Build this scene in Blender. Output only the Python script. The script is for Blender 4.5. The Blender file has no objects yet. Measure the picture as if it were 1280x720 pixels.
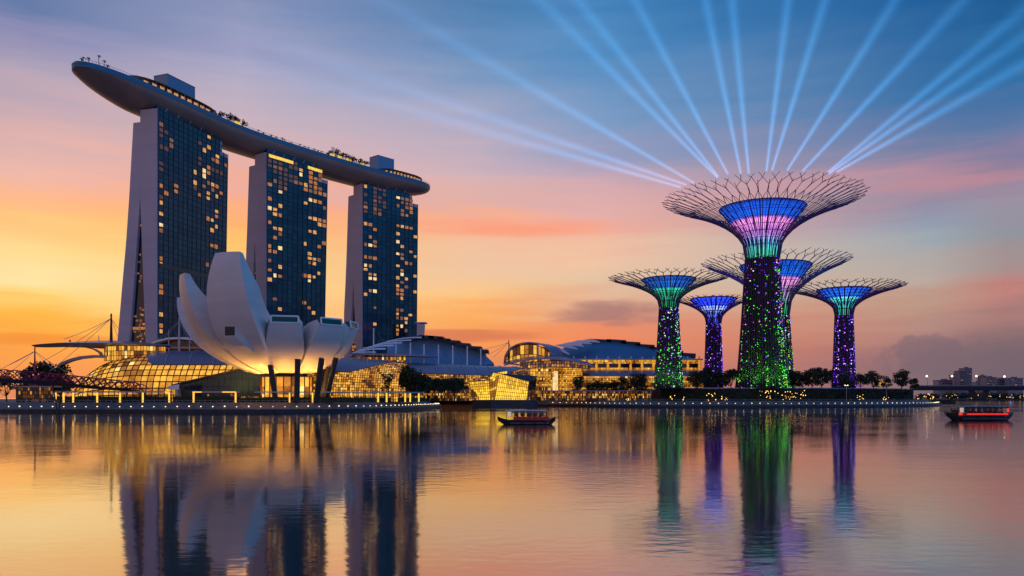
import bpy, math, random
from mathutils import Vector, Matrix, noise as mnoise
R = math.radians
rnd = random.Random(7)
SC = bpy.context.scene
COL = SC.collection

# ------------------------------------------------------------------ camera
EYE = 7.0
cam_data = bpy.data.cameras.new("camera")
cam = bpy.data.objects.new("camera", cam_data)
COL.objects.link(cam)
cam.location = (0, 0, EYE)
cam.rotation_euler = (R(90), 0, 0)
cam_data.sensor_width = 36.0
cam_data.lens = 28.125
cam_data.shift_y = 137.0 / 1280.0
cam_data.clip_start = 0.5
cam_data.clip_end = 30000
SC.camera = cam

# ------------------------------------------------------------------ render settings
SC.view_settings.view_transform = 'Standard'
SC.view_settings.look = 'None'
SC.view_settings.exposure = 0.0
SC.view_settings.gamma = 1.0
SC.view_settings.use_curve_mapping = False
SC.cycles.use_denoising = True
SC.cycles.max_bounces = 6
SC.cycles.glossy_bounces = 4
SC.cycles.transparent_max_bounces = 24
SC.cycles.volume_bounces = 0
SC.cycles.sample_clamp_indirect = 4.0
SC.cycles.caustics_reflective = True
SC.cycles.caustics_refractive = False


def lin(c):
    return tuple((v / 255 / 12.92) if v / 255 <= 0.04045 else ((v / 255 + 0.055) / 1.055) ** 2.4 for v in c)


# ------------------------------------------------------------------ world: dusk sky
W = bpy.data.worlds.new("World")
SC.world = W
W.use_nodes = True
NT = W.node_tree
NT.nodes.clear()


def wn(t, **kw):
    n = NT.nodes.new(t)
    for k, v in kw.items():
        setattr(n, k, v)
    return n


def wmath(op, a, b=None, c=None, clamp=False):
    n = wn('ShaderNodeMath', operation=op)
    n.use_clamp = clamp
    for i, v in enumerate((a, b, c)):
        if v is None:
            continue
        if isinstance(v, (int, float)):
            n.inputs[i].default_value = v
        else:
            NT.links.new(v, n.inputs[i])
    return n.outputs[0]


tc = wn('ShaderNodeTexCoord')
sep = wn('ShaderNodeSeparateXYZ')
NT.links.new(tc.outputs['Generated'], sep.inputs[0])
AZ = wmath('ARCTAN2', sep.outputs[0], sep.outputs[1])
EL = wmath('ARCSINE', sep.outputs[2])


def sky_noise(sx, sy, scale, detail, rough, seed, distort=0.0):
    comb = wn('ShaderNodeCombineXYZ')
    NT.links.new(wmath('MULTIPLY', AZ, sx), comb.inputs[0])
    NT.links.new(wmath('MULTIPLY', EL, sy), comb.inputs[1])
    comb.inputs[2].default_value = seed
    nz = wn('ShaderNodeTexNoise')
    nz.inputs['Scale'].default_value = scale
    nz.inputs['Detail'].default_value = detail
    nz.inputs['Roughness'].default_value = rough
    nz.inputs['Distortion'].default_value = distort
    NT.links.new(comb.outputs[0], nz.inputs['Vector'])
    return nz.outputs['Fac']


n1 = sky_noise(1.6, 9.0, 1.6, 4, 0.5, 1.3, 0.4)
n2 = sky_noise(3.0, 30.0, 2.0, 5, 0.55, 4.1, 0.3)
amp = wmath('MULTIPLY', wmath('SUBTRACT', n1, 0.5), 0.075)
amp2 = wmath('MULTIPLY', wmath('SUBTRACT', n2, 0.5), 0.048)
EL2 = wmath('ADD', wmath('ADD', EL, amp), amp2)
ELF = wmath('MULTIPLY', wmath('MAXIMUM', EL2, 0.0), 2.0)


def el_of(px, py):
    return math.atan2(497 - py, math.hypot(1000, px - 640))


def ramp(px, stops, raw=False):
    lift = (0, 0, 0) if raw else ((.05, .10, .125) if px < 1000 else (.06, .03, .02))   # pulls the sky colours towards white
    n = wn('ShaderNodeValToRGB')
    cr = n.color_ramp
    cr.interpolation = 'B_SPLINE' if False else 'LINEAR'
    pts = []
    for y, c in stops:
        pos = y if raw else el_of(px, y) * 2.0
        pts.append((min(max(pos, 0), 1), lin(tuple(v + k * (255 - v) for v, k in zip(c, lift)))))
    pts.sort(key=lambda p: p[0])
    while len(cr.elements) < len(pts):
        cr.elements.new(0.5)
    for e, (p, c) in zip(cr.elements, pts):
        e.position = p
        e.color = (*c, 1)
    NT.links.new(ELF, n.inputs[0])
    return n.outputs[0]


back = ramp(0, [(0, (216, 172, 172)), (.25, (208, 168, 180)), (.6, (164, 150, 182)), (1, (86, 104, 152))], True)
left = ramp(0, [(0, (215, 140, 100)), (.25, (205, 150, 130)), (.6, (150, 132, 155)), (1, (95, 105, 145))], True)
right = ramp(0, [(0, (112, 112, 136)), (.2, (104, 138, 180)), (.5, (80, 152, 216)), (1, (60, 132, 206))], True)
c40 = ramp(40, [(0, (92, 108, 155)), (40, (128, 124, 168)), (100, (172, 153, 174)), (150, (208, 164, 165)), (200, (235, 175, 158)), (240, (254, 176, 122)), (270, (254, 190, 108)), (310, (254, 213, 128)), (340, (254, 222, 150)), (380, (254, 205, 100)), (405, (253, 172, 45)), (432, (245, 150, 40)), (470, (232, 132, 62)), (497, (205, 115, 75))])
c300 = ramp(300, [(0, (124, 132, 174)), (60, (158, 151, 185)), (100, (176, 163, 187)), (150, (196, 168, 179)), (190, (212, 169, 170)), (235, (246, 162, 128)), (280, (254, 170, 88)), (310, (254, 188, 88)), (350, (254, 200, 118)), (390, (254, 203, 128)), (430, (250, 160, 60)), (497, (215, 120, 70))])
c595 = ramp(595, [(0, (66, 110, 162)), (60, (94, 129, 178)), (100, (120, 143, 184)), (140, (156, 156, 187)), (180, (187, 164, 181)), (220, (211, 170, 174)), (250, (224, 166, 152)), (270, (248, 164, 124)), (300, (243, 180, 138)), (330, (237, 190, 150)), (370, (250, 190, 115)), (400, (250, 160, 70)), (432, (244, 140, 62)), (497, (205, 112, 70))])
c745 = ramp(745, [(0, (50, 110, 172)), (60, (74, 127, 184)), (140, (116, 144, 188)), (180, (150, 148, 182)), (220, (194, 158, 170)), (260, (226, 165, 158)), (290, (240, 166, 140)), (320, (240, 188, 150)), (350, (226, 188, 150)), (385, (226, 155, 120)), (405, (232, 130, 88)), (430, (240, 125, 72)), (470, (222, 112, 85)), (497, (185, 100, 85))])
c1160 = ramp(1160, [(0, (14, 88, 152)), (100, (44, 108, 164)), (180, (102, 122, 162)), (215, (176, 136, 155)), (240, (142, 136, 160)), (270, (138, 152, 174)), (300, (150, 164, 174)), (350, (182, 166, 156)), (380, (184, 146, 130)), (410, (172, 130, 124)), (440, (152, 114, 116)), (475, (125, 104, 114)), (497, (110, 94, 108))])
c1255 = ramp(1255, [(0, (6, 78, 138)), (80, (30, 104, 162)), (160, (88, 117, 162)), (205, (148, 124, 150)), (240, (150, 140, 160)), (290, (138, 144, 155)), (340, (160, 140, 140)), (370, (188, 125, 120)), (400, (155, 115, 115)), (450, (115, 96, 106)), (497, (104, 90, 104))])
rblue = ramp(0, [(0, (96, 128, 172)), (.2, (70, 146, 222)), (.5, (48, 146, 240)), (1, (48, 142, 230))], True)
bleft = ramp(0, [(0, (222, 176, 160)), (.25, (214, 172, 168)), (.6, (160, 150, 182)), (1, (90, 106, 152))], True)
cols = [(-3.1416, back), (-2.3, bleft), (-1.6, left), (-.54, c40), (-.328, c300), (-.045, c595), (.105, c745), (.48, c1160), (.552, c1255), (1.4, right), (2.2, rblue), (3.1416, back)]
cur = cols[0][1]
for (a0, _), (a1, nxt) in zip(cols, cols[1:]):
    mr = wn('ShaderNodeMapRange', interpolation_type='LINEAR')
    mr.inputs['From Min'].default_value = a0
    mr.inputs['From Max'].default_value = a1
    NT.links.new(AZ, mr.inputs['Value'])
    mx = wn('ShaderNodeMix', data_type='RGBA')
    NT.links.new(mr.outputs[0], mx.inputs['Factor'])
    NT.links.new(cur, mx.inputs[6])
    NT.links.new(nxt, mx.inputs[7])
    cur = mx.outputs[2]


def cloud(cur, px, py, wx, wy, nz, lo, hi, col, k):
    """a bank of cloud round a direction, its edge broken by noise"""
    da = wmath('DIVIDE', wmath('SUBTRACT', AZ, math.atan2(px - 640, 1000)), wx / 1000)
    de = wmath('DIVIDE', wmath('SUBTRACT', EL, el_of(px, py)), wy / 1000)
    d2 = wmath('ADD', wmath('MULTIPLY', da, da), wmath('MULTIPLY', de, de))
    fall = wmath('SUBTRACT', 1.0, wmath('MULTIPLY', d2, 0.5))
    m = wmath('ADD', wmath('MAXIMUM', fall, 0.0), wmath('SUBTRACT', nz, 0.9))
    mr = wn('ShaderNodeMapRange', interpolation_type='SMOOTHSTEP')
    mr.inputs['From Min'].default_value = lo
    mr.inputs['From Max'].default_value = hi
    mr.inputs['To Max'].default_value = k
    NT.links.new(m, mr.inputs['Value'])
    mx = wn('ShaderNodeMix', data_type='RGBA')
    NT.links.new(mr.outputs[0], mx.inputs['Factor'])
    NT.links.new(cur, mx.inputs[6])
    mx.inputs[7].default_value = (*lin(col), 1)
    return mx.outputs[2]


n3 = sky_noise(6, 22, 2.2, 6, 0.6, 9.0, 0.5)
n4 = sky_noise(16, 18, 2.4, 6, 0.6, 15.0, 0.2)
n5 = sky_noise(4, 40, 2.0, 5, 0.6, 22.0, 0.4)
cur = cloud(cur, 765, 392, 95, 17, n3, 0.05, 0.6, (158, 112, 112), 0.75)
cur = cloud(cur, 560, 420, 150, 9, n5, 0.0, 0.6, (214, 116, 86), 0.8)
cur = cloud(cur, 640, 285, 150, 14, n5, 0.0, 0.7, (252, 156, 124), 0.85)
cur = cloud(cur, 1240, 455, 150, 34, n4, 0.05, 0.50, (114, 98, 110), 0.5)
cur = cloud(cur, 1160, 442, 38, 24, n4, 0.10, 0.30, (122, 101, 112), 0.5)
cur = cloud(cur, 1190, 228, 120, 9, n5, 0.0, 0.7, (196, 140, 150), 0.6)
cur = cloud(cur, 60, 425, 160, 8, n5, 0.0, 0.6, (226, 120, 50), 0.5)
bg = wn('ShaderNodeBackground')
NT.links.new(cur, bg.inputs['Color'])
bg.inputs['Strength'].default_value = 1.0
nish = wn('ShaderNodeTexSky', sky_type='NISHITA')
nish.sun_disc = False
nish.sun_elevation = R(1.5)
nish.sun_rotation = R(-29)
bg2 = wn('ShaderNodeBackground')
NT.links.new(nish.outputs[0], bg2.inputs['Color'])
bg2.inputs['Strength'].default_value = 0.004
ads = wn('ShaderNodeAddShader')
NT.links.new(bg.outputs[0], ads.inputs[0])
NT.links.new(bg2.outputs[0], ads.inputs[1])
wo = wn('ShaderNodeOutputWorld')
NT.links.new(ads.outputs[0], wo.inputs['Surface'])

# low sun behind the towers, at the left
sd = bpy.data.lights.new("sun", 'SUN')
sd.energy = 0.10
sd.angle = R(40)
sd.color = (1.0, 0.62, 0.34)
sun = bpy.data.objects.new("sun", sd)
COL.objects.link(sun)
sdir = Vector((math.sin(R(-29)) * math.cos(R(4)), math.cos(R(-29)) * math.cos(R(4)), math.sin(R(4))))
sun.rotation_euler = sdir.to_track_quat('Z', 'Y').to_euler()


# ------------------------------------------------------------------ materials
def mat(name, col, rough=0.6, metal=0.0, spec=0.4, var=0.0, scale=1.0, emit=None, estr=0.0, bump=0.0, srgb=False, bscale=None):
    m = bpy.data.materials.new(name)
    m.use_nodes = True
    nt = m.node_tree
    p = nt.nodes['Principled BSDF']
    c = lin(col) if srgb else col
    p.inputs['Base Color'].default_value = (*c, 1)
    p.inputs['Roughness'].default_value = rough
    p.inputs['Metallic'].default_value = metal
    p.inputs['Specular IOR Level'].default_value = spec
    if emit:
        p.inputs['Emission Color'].default_value = (*lin(emit), 1)
        p.inputs['Emission Strength'].default_value = estr
    if var or bump:
        t = nt.nodes.new('ShaderNodeTexCoord')
        nz = nt.nodes.new('ShaderNodeTexNoise')
        nz.inputs['Scale'].default_value = scale
        nz.inputs['Detail'].default_value = 6
        nt.links.new(t.outputs['Object'], nz.inputs['Vector'])
        if var:
            cr = nt.nodes.new('ShaderNodeValToRGB')
            cr.color_ramp.elements[0].position = 0.3
            cr.color_ramp.elements[1].position = 0.7
            cr.color_ramp.elements[0].color = (*[v * (1 - var) for v in c], 1)
            cr.color_ramp.elements[1].color = (*[min(1, v * (1 + var)) for v in c], 1)
            nt.links.new(nz.outputs['Fac'], cr.inputs[0])
            nt.links.new(cr.outputs[0], p.inputs['Base Color'])
        if bump:
            b = nt.nodes.new('ShaderNodeBump')
            b.inputs['Strength'].default_value = bump
            if bscale:
                nz2 = nt.nodes.new('ShaderNodeTexNoise')
                nz2.inputs['Scale'].default_value = bscale
                nt.links.new(t.outputs['Object'], nz2.inputs['Vector'])
                nt.links.new(nz2.outputs['Fac'], b.inputs['Height'])
            else:
                nt.links.new(nz.outputs['Fac'], b.inputs['Height'])
            nt.links.new(b.outputs[0], p.inputs['Normal'])
    return m


def seams(m, w, h, dark=0.82, mort=0.02):
    """thin joints between cladding panels, following the building's own axes"""
    nt = m.node_tree
    p = nt.nodes['Principled BSDF']
    t = nt.nodes.new('ShaderNodeTexCoord')
    s = nt.nodes.new('ShaderNodeSeparateXYZ')
    nt.links.new(t.outputs['Object'], s.inputs[0])
    a = nt.nodes.new('ShaderNodeMath')
    a.operation = 'MULTIPLY_ADD'
    nt.links.new(s.outputs[1], a.inputs[0])
    a.inputs[1].default_value = 0.8
    nt.links.new(s.outputs[0], a.inputs[2])
    c = nt.nodes.new('ShaderNodeCombineXYZ')
    nt.links.new(a.outputs[0], c.inputs[0])
    nt.links.new(s.outputs[2], c.inputs[1])
    b = nt.nodes.new('ShaderNodeTexBrick')
    b.inputs['Scale'].default_value = 1.0
    b.inputs['Brick Width'].default_value = w
    b.inputs['Row Height'].default_value = h
    b.inputs['Mortar Size'].default_value = mort * h
    b.inputs['Color1'].default_value = (1, 1, 1, 1)
    b.inputs['Color2'].default_value = (.93, .93, .94, 1)
    b.inputs['Mortar'].default_value = (dark, dark, dark, 1)
    nt.links.new(c.outputs[0], b.inputs['Vector'])
    mx = nt.nodes.new('ShaderNodeMix')
    mx.data_type = 'RGBA'
    mx.blend_type = 'MULTIPLY'
    mx.inputs['Factor'].default_value = 1.0
    src = p.inputs['Base Color'].links[0].from_socket if p.inputs['Base Color'].links else None
    if src:
        nt.links.new(src, mx.inputs[6])
    else:
        mx.inputs[6].default_value = p.inputs['Base Color'].default_value
    nt.links.new(b.outputs['Color'], mx.inputs[7])
    nt.links.new(mx.outputs[2], p.inputs['Base Color'])


def lit(name, col, s, base=(0.05, 0.04, 0.03), var=0.0, scale=0.3):
    """something that gives off light; var breaks the glow up as rooms and blinds do"""
    m = mat(name, base, 0.4, emit=col, estr=s)
    if var:
        nt = m.node_tree
        p = nt.nodes['Principled BSDF']
        t = nt.nodes.new('ShaderNodeTexCoord')
        nz = nt.nodes.new('ShaderNodeTexNoise')
        nz.inputs['Scale'].default_value = scale
        nz.inputs['Detail'].default_value = 5
        nz.inputs['Roughness'].default_value = 0.65
        nt.links.new(t.outputs['Object'], nz.inputs['Vector'])
        mr = nt.nodes.new('ShaderNodeMapRange')
        mr.inputs['From Min'].default_value = 0.3
        mr.inputs['From Max'].default_value = 0.7
        mr.inputs['To Min'].default_value = s * (1 - var)
        mr.inputs['To Max'].default_value = s * (1 + var)
        nt.links.new(nz.outputs['Fac'], mr.inputs['Value'])
        nt.links.new(mr.outputs[0], p.inputs['Emission Strength'])
    return m


M = {}
M['concrete'] = mat('pale_wall_panels', (0.50, 0.44, 0.50), 0.7, var=0.06, scale=0.05)
seams(M['concrete'], 60.0, 3.6, 0.92, 0.06)
M['glass1'] = mat('tower_glass', (0.026, 0.058, 0.070), 0.10, metal=0.42, spec=0.5)
M['glass2'] = mat('tower_glass_deep', (0.016, 0.040, 0.054), 0.12, metal=0.4, spec=0.5)
M['glass3'] = mat('tower_glass_teal', (0.028, 0.074, 0.088), 0.10, metal=0.48, spec=0.5)
M['glass4'] = mat('tower_glass_curtained', (0.04, 0.06, 0.09), 0.25, metal=0.3, spec=0.5)
M['mullion'] = mat('mullion', (0.028, 0.055, 0.075), 0.4, metal=0.5)
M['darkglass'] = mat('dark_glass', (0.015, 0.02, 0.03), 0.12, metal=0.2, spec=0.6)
M['hull'] = mat('hull_cladding', (0.42, 0.265, 0.205), 0.42, metal=0.2, var=0.12, scale=0.04)
M['rimblue'] = mat('blue_steel_rim', (0.07, 0.15, 0.23), 0.3, metal=0.5)
M['deck'] = mat('deck_stone', (0.16, 0.15, 0.15), 0.8, var=0.2, scale=0.2)
M['bluebox'] = mat('blue_grey_metal', (0.16, 0.25, 0.36), 0.4, metal=0.4)
M['darkroof'] = mat('dark_roof', (0.045, 0.035, 0.04), 0.6)
M['white'] = mat('white_fibre_panels', (0.66, 0.60, 0.57), 0.5, var=0.05, scale=0.12)
M['whitepaint'] = mat('white_paint', (0.86, 0.84, 0.87), 0.45)
seams(M['white'], 40.0, 3.0, 0.93, 0.05)
seams(M['hull'], 6.0, 2.6, 0.88, 0.06)
M['green'] = mat('green_glass', (0.010, 0.11, 0.085), 0.3, spec=0.15)
M['column'] = mat('dark_column', (0.025, 0.024, 0.026), 0.5, var=0.2, scale=1)
M['lavroof'] = mat('grey_metal_roof', (0.22, 0.215, 0.32), 0.35, metal=0.5, var=0.08, scale=0.1)
M['blueroof'] = mat('blue_metal_roof', (0.075, 0.185, 0.33), 0.4, metal=0.3, var=0.12, scale=0.07)
M['skyroof'] = mat('pale_blue_roof', (0.17, 0.31, 0.47), 0.4, metal=0.2, var=0.1, scale=0.07)
M['bluefin'] = mat('slate_roof_fin', (0.04, 0.055, 0.075), 0.55)
M['sail'] = mat('white_roof_blade', (0.84, 0.82, 0.88), 0.4)
M['grid'] = mat('bronze_grid', (0.045, 0.026, 0.014), 0.4, metal=0.5)
M['steel'] = mat('pale_steel', (0.42, 0.40, 0.43), 0.4, metal=0.3)
M['maroon'] = mat('maroon_steel', (0.44, 0.03, 0.085), 0.4, metal=0.1)
M['magentaglow'] = lit('magenta_led', (215, 50, 95), 0.9)
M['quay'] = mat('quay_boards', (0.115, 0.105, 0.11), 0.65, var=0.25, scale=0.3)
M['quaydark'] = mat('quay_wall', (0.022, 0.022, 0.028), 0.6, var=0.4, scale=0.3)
M['paving'] = mat('paving', (0.13, 0.12, 0.115), 0.8, var=0.2, scale=0.15)
M['soil'] = mat('garden_ground', (0.03, 0.034, 0.025), 0.9, var=0.3, scale=0.1)
M['hedge'] = mat('hedge_leaves', (0.028, 0.045, 0.018), 0.7, var=0.5, scale=0.8)
M['leaf'] = mat('leaves', (0.030, 0.048, 0.020), 0.65, var=0.5, scale=0.35)
M['leaf2'] = mat('olive_leaves', (0.048, 0.062, 0.022), 0.65, var=0.5, scale=0.35)
M['bark'] = mat('bark', (0.05, 0.038, 0.028), 0.85)
M['violet'] = mat('violet_steel', (0.095, 0.030, 0.15), 0.45, metal=0.2)
M['trunkgreen'] = mat('planted_trunk', (0.018, 0.030, 0.014), 0.8, var=0.6, scale=0.5)
M['black'] = mat('black_paint', (0.012, 0.012, 0.014), 0.35)
M['red'] = mat('red_paint', (0.62, 0.03, 0.03), 0.4)
M['grey'] = mat('grey_paint', (0.22, 0.21, 0.21), 0.5)
M['skin'] = mat('skin', (0.30, 0.17, 0.12), 0.6)
M['cloth'] = mat('dark_cloth', (0.03, 0.035, 0.06), 0.8)
M['cloth2'] = mat('pale_cloth', (0.35, 0.32, 0.30), 0.8)
M['far'] = mat('far_wall', (0.30, 0.27, 0.33), 0.8, var=0.15, scale=0.02)
M['far2'] = mat('far_wall_dark', (0.19, 0.18, 0.23), 0.8)
M['bridge'] = mat('bridge_concrete', (0.026, 0.026, 0.038), 0.8)
M['rock'] = mat('platform_concrete', (0.05, 0.053, 0.06), 0.7, var=0.15, scale=0.2)
# lights of the place
M['win1'] = lit('room_light', (250, 178, 98), 0.72, var=0.6, scale=0.6)
M['win2'] = lit('room_light_amber', (240, 150, 72), 0.48, var=0.6, scale=0.6)
M['win3'] = lit('room_light_dim', (190, 128, 84), 0.40, var=0.4, scale=0.6)
M['win4'] = lit('room_light_dusky', (150, 100, 88), 0.26, var=0.4, scale=0.6)
M['win5'] = lit('room_light_pale', (255, 214, 146), 1.0, var=0.45, scale=0.6)
M['goldstrip'] = lit('gold_strip_light', (255, 205, 80), 1.0, var=0.3, scale=0.4)
M['gold1'] = lit('shop_glow', (250, 180, 64), 1.05, base=(.1, .07, .03), var=0.4, scale=0.35)
M['gold2'] = lit('shop_glow_mid', (240, 160, 50), 0.80, base=(.1, .07, .03), var=0.4, scale=0.35)
M['gold3'] = lit('shop_glow_low', (214, 134, 38), 0.58, base=(.1, .07, .03), var=0.45, scale=0.35)
M['gold4'] = lit('shop_glow_dark', (150, 88, 26), 0.34, base=(.06, .04, .02), var=0.5, scale=0.35)
M['gold5'] = lit('shop_glow_bright', (255, 222, 140), 1.1, base=(.1, .08, .05), var=0.3, scale=0.35)
M['yellow'] = lit('pavilion_glow', (255, 202, 58), 1.35, base=(.1, .08, .03), var=0.35, scale=0.25)
M['yellow2'] = lit('pavilion_glow_low', (244, 178, 42), 1.0, base=(.1, .08, .03), var=0.35, scale=0.25)
M['lamp'] = lit('lamp_warm_white', (255, 226, 172), 2.6)
M['lampwarm'] = lit('lamp_amber', (255, 196, 96), 3.5)
M['postglow'] = lit('lit_post', (255, 190, 62), 1.5)  # illuminated posts and beams: their light is put into the material as glow
M['farlamp'] = lit('street_lamp_glow', (255, 212, 150), 5.0)
M['redlight'] = lit('red_led', (255, 46, 34), 1.3)
M['whitelight'] = lit('cabin_light', (250, 225, 205), 0.5)
GOLDS = [M['gold1'], M['gold2'], M['gold3'], M['gold4'], M['gold5']]

# ------------------------------------------------------------------ helpers
ORG = {}


def at(px, py, D):
    """a point of the photograph, D metres deep"""
    return Vector(((px - 640) / 1000 * D, D, EYE + (497 - py) / 1000 * D))


def tag(o, label=None, cat=None, group=None, kind=None):
    if label: o['label'] = label
    if cat: o['category'] = cat
    if group: o['group'] = group
    if kind: o['kind'] = kind
    return o


def thing(name, loc, label, cat, group=None):
    o = bpy.data.objects.new(name, None)
    COL.objects.link(o)
    o.location = loc
    ORG[o] = Vector(loc)
    return tag(o, label, cat, group)


class MB:
    def __init__(self):
        self.v, self.f, self.mi = [], [], []

    def face(self, idx, m=0):
        self.f.append(idx)
        self.mi.append(m)

    def quad(self, a, b, c, d, m=0):
        n = len(self.v)
        self.v += [Vector(p) for p in (a, b, c, d)]
        self.face((n, n + 1, n + 2, n + 3), m)

    def box(self, c, s, m=0, ux=Vector((1, 0, 0)), uy=Vector((0, 1, 0)), uz=Vector((0, 0, 1))):
        c = Vector(c)
        n = len(self.v)
        for sz in (-.5, .5):
            for sx, sy in ((-.5, -.5), (.5, -.5), (.5, .5), (-.5, .5)):
                self.v.append(c + ux * (s[0] * sx) + uy * (s[1] * sy) + uz * (s[2] * sz))
        for q in ((3, 2, 1, 0), (4, 5, 6, 7), (0, 1, 5, 4), (1, 2, 6, 5), (2, 3, 7, 6), (3, 0, 4, 7)):
            self.face(tuple(n + i for i in q), m)
        return self

    def loft(self, rings, closed=True, caps=True, m=0):
        n0 = len(self.v)
        k = len(rings[0])
        for r in rings:
            self.v += [Vector(p) for p in r]
        for i in range(len(rings) - 1):
            for j in range(k if closed else k - 1):
                a = n0 + i * k + j
                b = n0 + i * k + (j + 1) % k
                self.face((a, b, b + k, a + k), m)
        if caps and closed:
            self.face(tuple(n0 + j for j in reversed(range(k))), m)
            self.face(tuple(n0 + (len(rings) - 1) * k + j for j in range(k)), m)
        return self

    def tube(self, pts, r, n=5, m=0, caps=True):
        pts = [Vector(p) for p in pts]
        rings = []
        for i, p in enumerate(pts):
            d = (pts[min(i + 1, len(pts) - 1)] - pts[max(i - 1, 0)]).normalized()
            up = Vector((0, 0, 1)) if abs(d.z) < 0.9 else Vector((1, 0, 0))
            a = d.cross(up).normalized()
            b = d.cross(a)
            rr = r[i] if isinstance(r, (list, tuple)) else r
            rings.append([p + (a * math.cos(2 * math.pi * j / n) + b * math.sin(2 * math.pi * j / n)) * rr for j in range(n)])
        return self.loft(rings, True, caps, m)

    def lathe(self, c, prof, n=24, m=0, caps=False):
        c = Vector(c)
        rings = [[c + Vector((r * math.cos(2 * math.pi * j / n), r * math.sin(2 * math.pi * j / n), z)) for j in range(n)] for r, z in prof]
        return self.loft(rings, True, caps, m)

    def prism(self, poly, z0, z1, m=0):
        """flat polygon (x, y) raised from z0 to z1"""
        return self.loft([[Vector((x, y, z0)) for x, y in poly], [Vector((x, y, z1)) for x, y in poly]], True, True, m)

    def blob(self, c, r, n=6, m=0):
        c = Vector(c)
        prof = [(math.sin(math.pi * i / 4) * r, -math.cos(math.pi * i / 4) * r) for i in range(5)]
        prof[0] = (r * .05, -r); prof[-1] = (r * .05, r)
        return self.lathe(c, prof, n, m, True)

    def build(self, name, mats, parent=None, smooth=None, origin=None):
        me = bpy.data.meshes.new(name)
        org = Vector((0, 0, 0))
        if parent is not None:
            org = ORG[parent]
        elif origin is not None:
            org = Vector(origin)
        me.from_pydata([tuple(p - org) for p in self.v], [], self.f)
        mats = mats if isinstance(mats, list) else [mats]
        for mm in mats:
            me.materials.append(mm)
        if len(mats) > 1:
            me.polygons.foreach_set('material_index', [min(i, len(mats) - 1) for i in self.mi])
        if smooth is not None:
            me.polygons.foreach_set('use_smooth', [True] * len(me.polygons))
            me.set_sharp_from_angle(angle=R(smooth))
        me.update()
        o = bpy.data.objects.new(name, me)
        COL.objects.link(o)
        ORG[o] = org
        if parent is not None:
            o.parent = parent
        else:
            o.location = org
        return o


def copy_tree(o, parent=None):
    c = o.copy()
    COL.objects.link(c)
    if parent is not None:
        c.parent = parent
    for ch in list(o.children):
        copy_tree(ch, c)
    return c


def grid_shell(fn, nu, nv, name, parent, mats, weights, gridmat, bar=0.22, every=(1, 1), seed=1, gridname='glazing_bars', skip=None, rows=None):
    """a curved wall of lit panes fn(u, v) and its bars; panes vary as the rooms behind do"""
    rr = random.Random(seed)
    pb, gb = MB(), MB()
    for i in range(nu):
        for j in range(nv):
            if skip and skip((i + .5) / nu, (j + .5) / nv):
                continue
            u0, u1, v0, v1 = i / nu, (i + 1) / nu, j / nv, (j + 1) / nv
            mi = rr.choices(range(len(mats)), rows[j % len(rows)] if rows else weights)[0]
            if len(mats) > 4 and mi < 3:
                q_ = mnoise.noise(Vector((u0 * nu * .16 + seed, v0 * nv * .22, seed * 1.7)))
                mi = min(3, mi + (1 if q_ > .10 else 0) + (1 if q_ > .42 else 0))
            pb.quad(fn(u0, v0), fn(u1, v0), fn(u1, v1), fn(u0, v1), mi)
    g = pb.build(name, mats, parent)
    for i in range(0, nu + 1, every[0]):
        pts = [fn(i / nu, j / nv) for j in range(nv + 1) if not (skip and skip(i / nu, j / nv))]
        if len(pts) > 1: gb.tube(pts, bar, 4)
    for j in range(0, nv + 1, every[1]):
        pts = [fn(i / nu, j / nv) for i in range(nu + 1) if not (skip and skip(i / nu, j / nv))]
        if len(pts) > 1: gb.tube(pts, bar, 4)
    gb.build(gridname, gridmat, g)
    return g


def lerp(a, b, t):
    return a + (b - a) * t


def interp(x, xs, ys):
    if x <= xs[0]: return ys[0]
    for i in range(len(xs) - 1):
        if x <= xs[i + 1]:
            return lerp(ys[i], ys[i + 1], (x - xs[i]) / (xs[i + 1] - xs[i]))
    return ys[-1]


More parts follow.
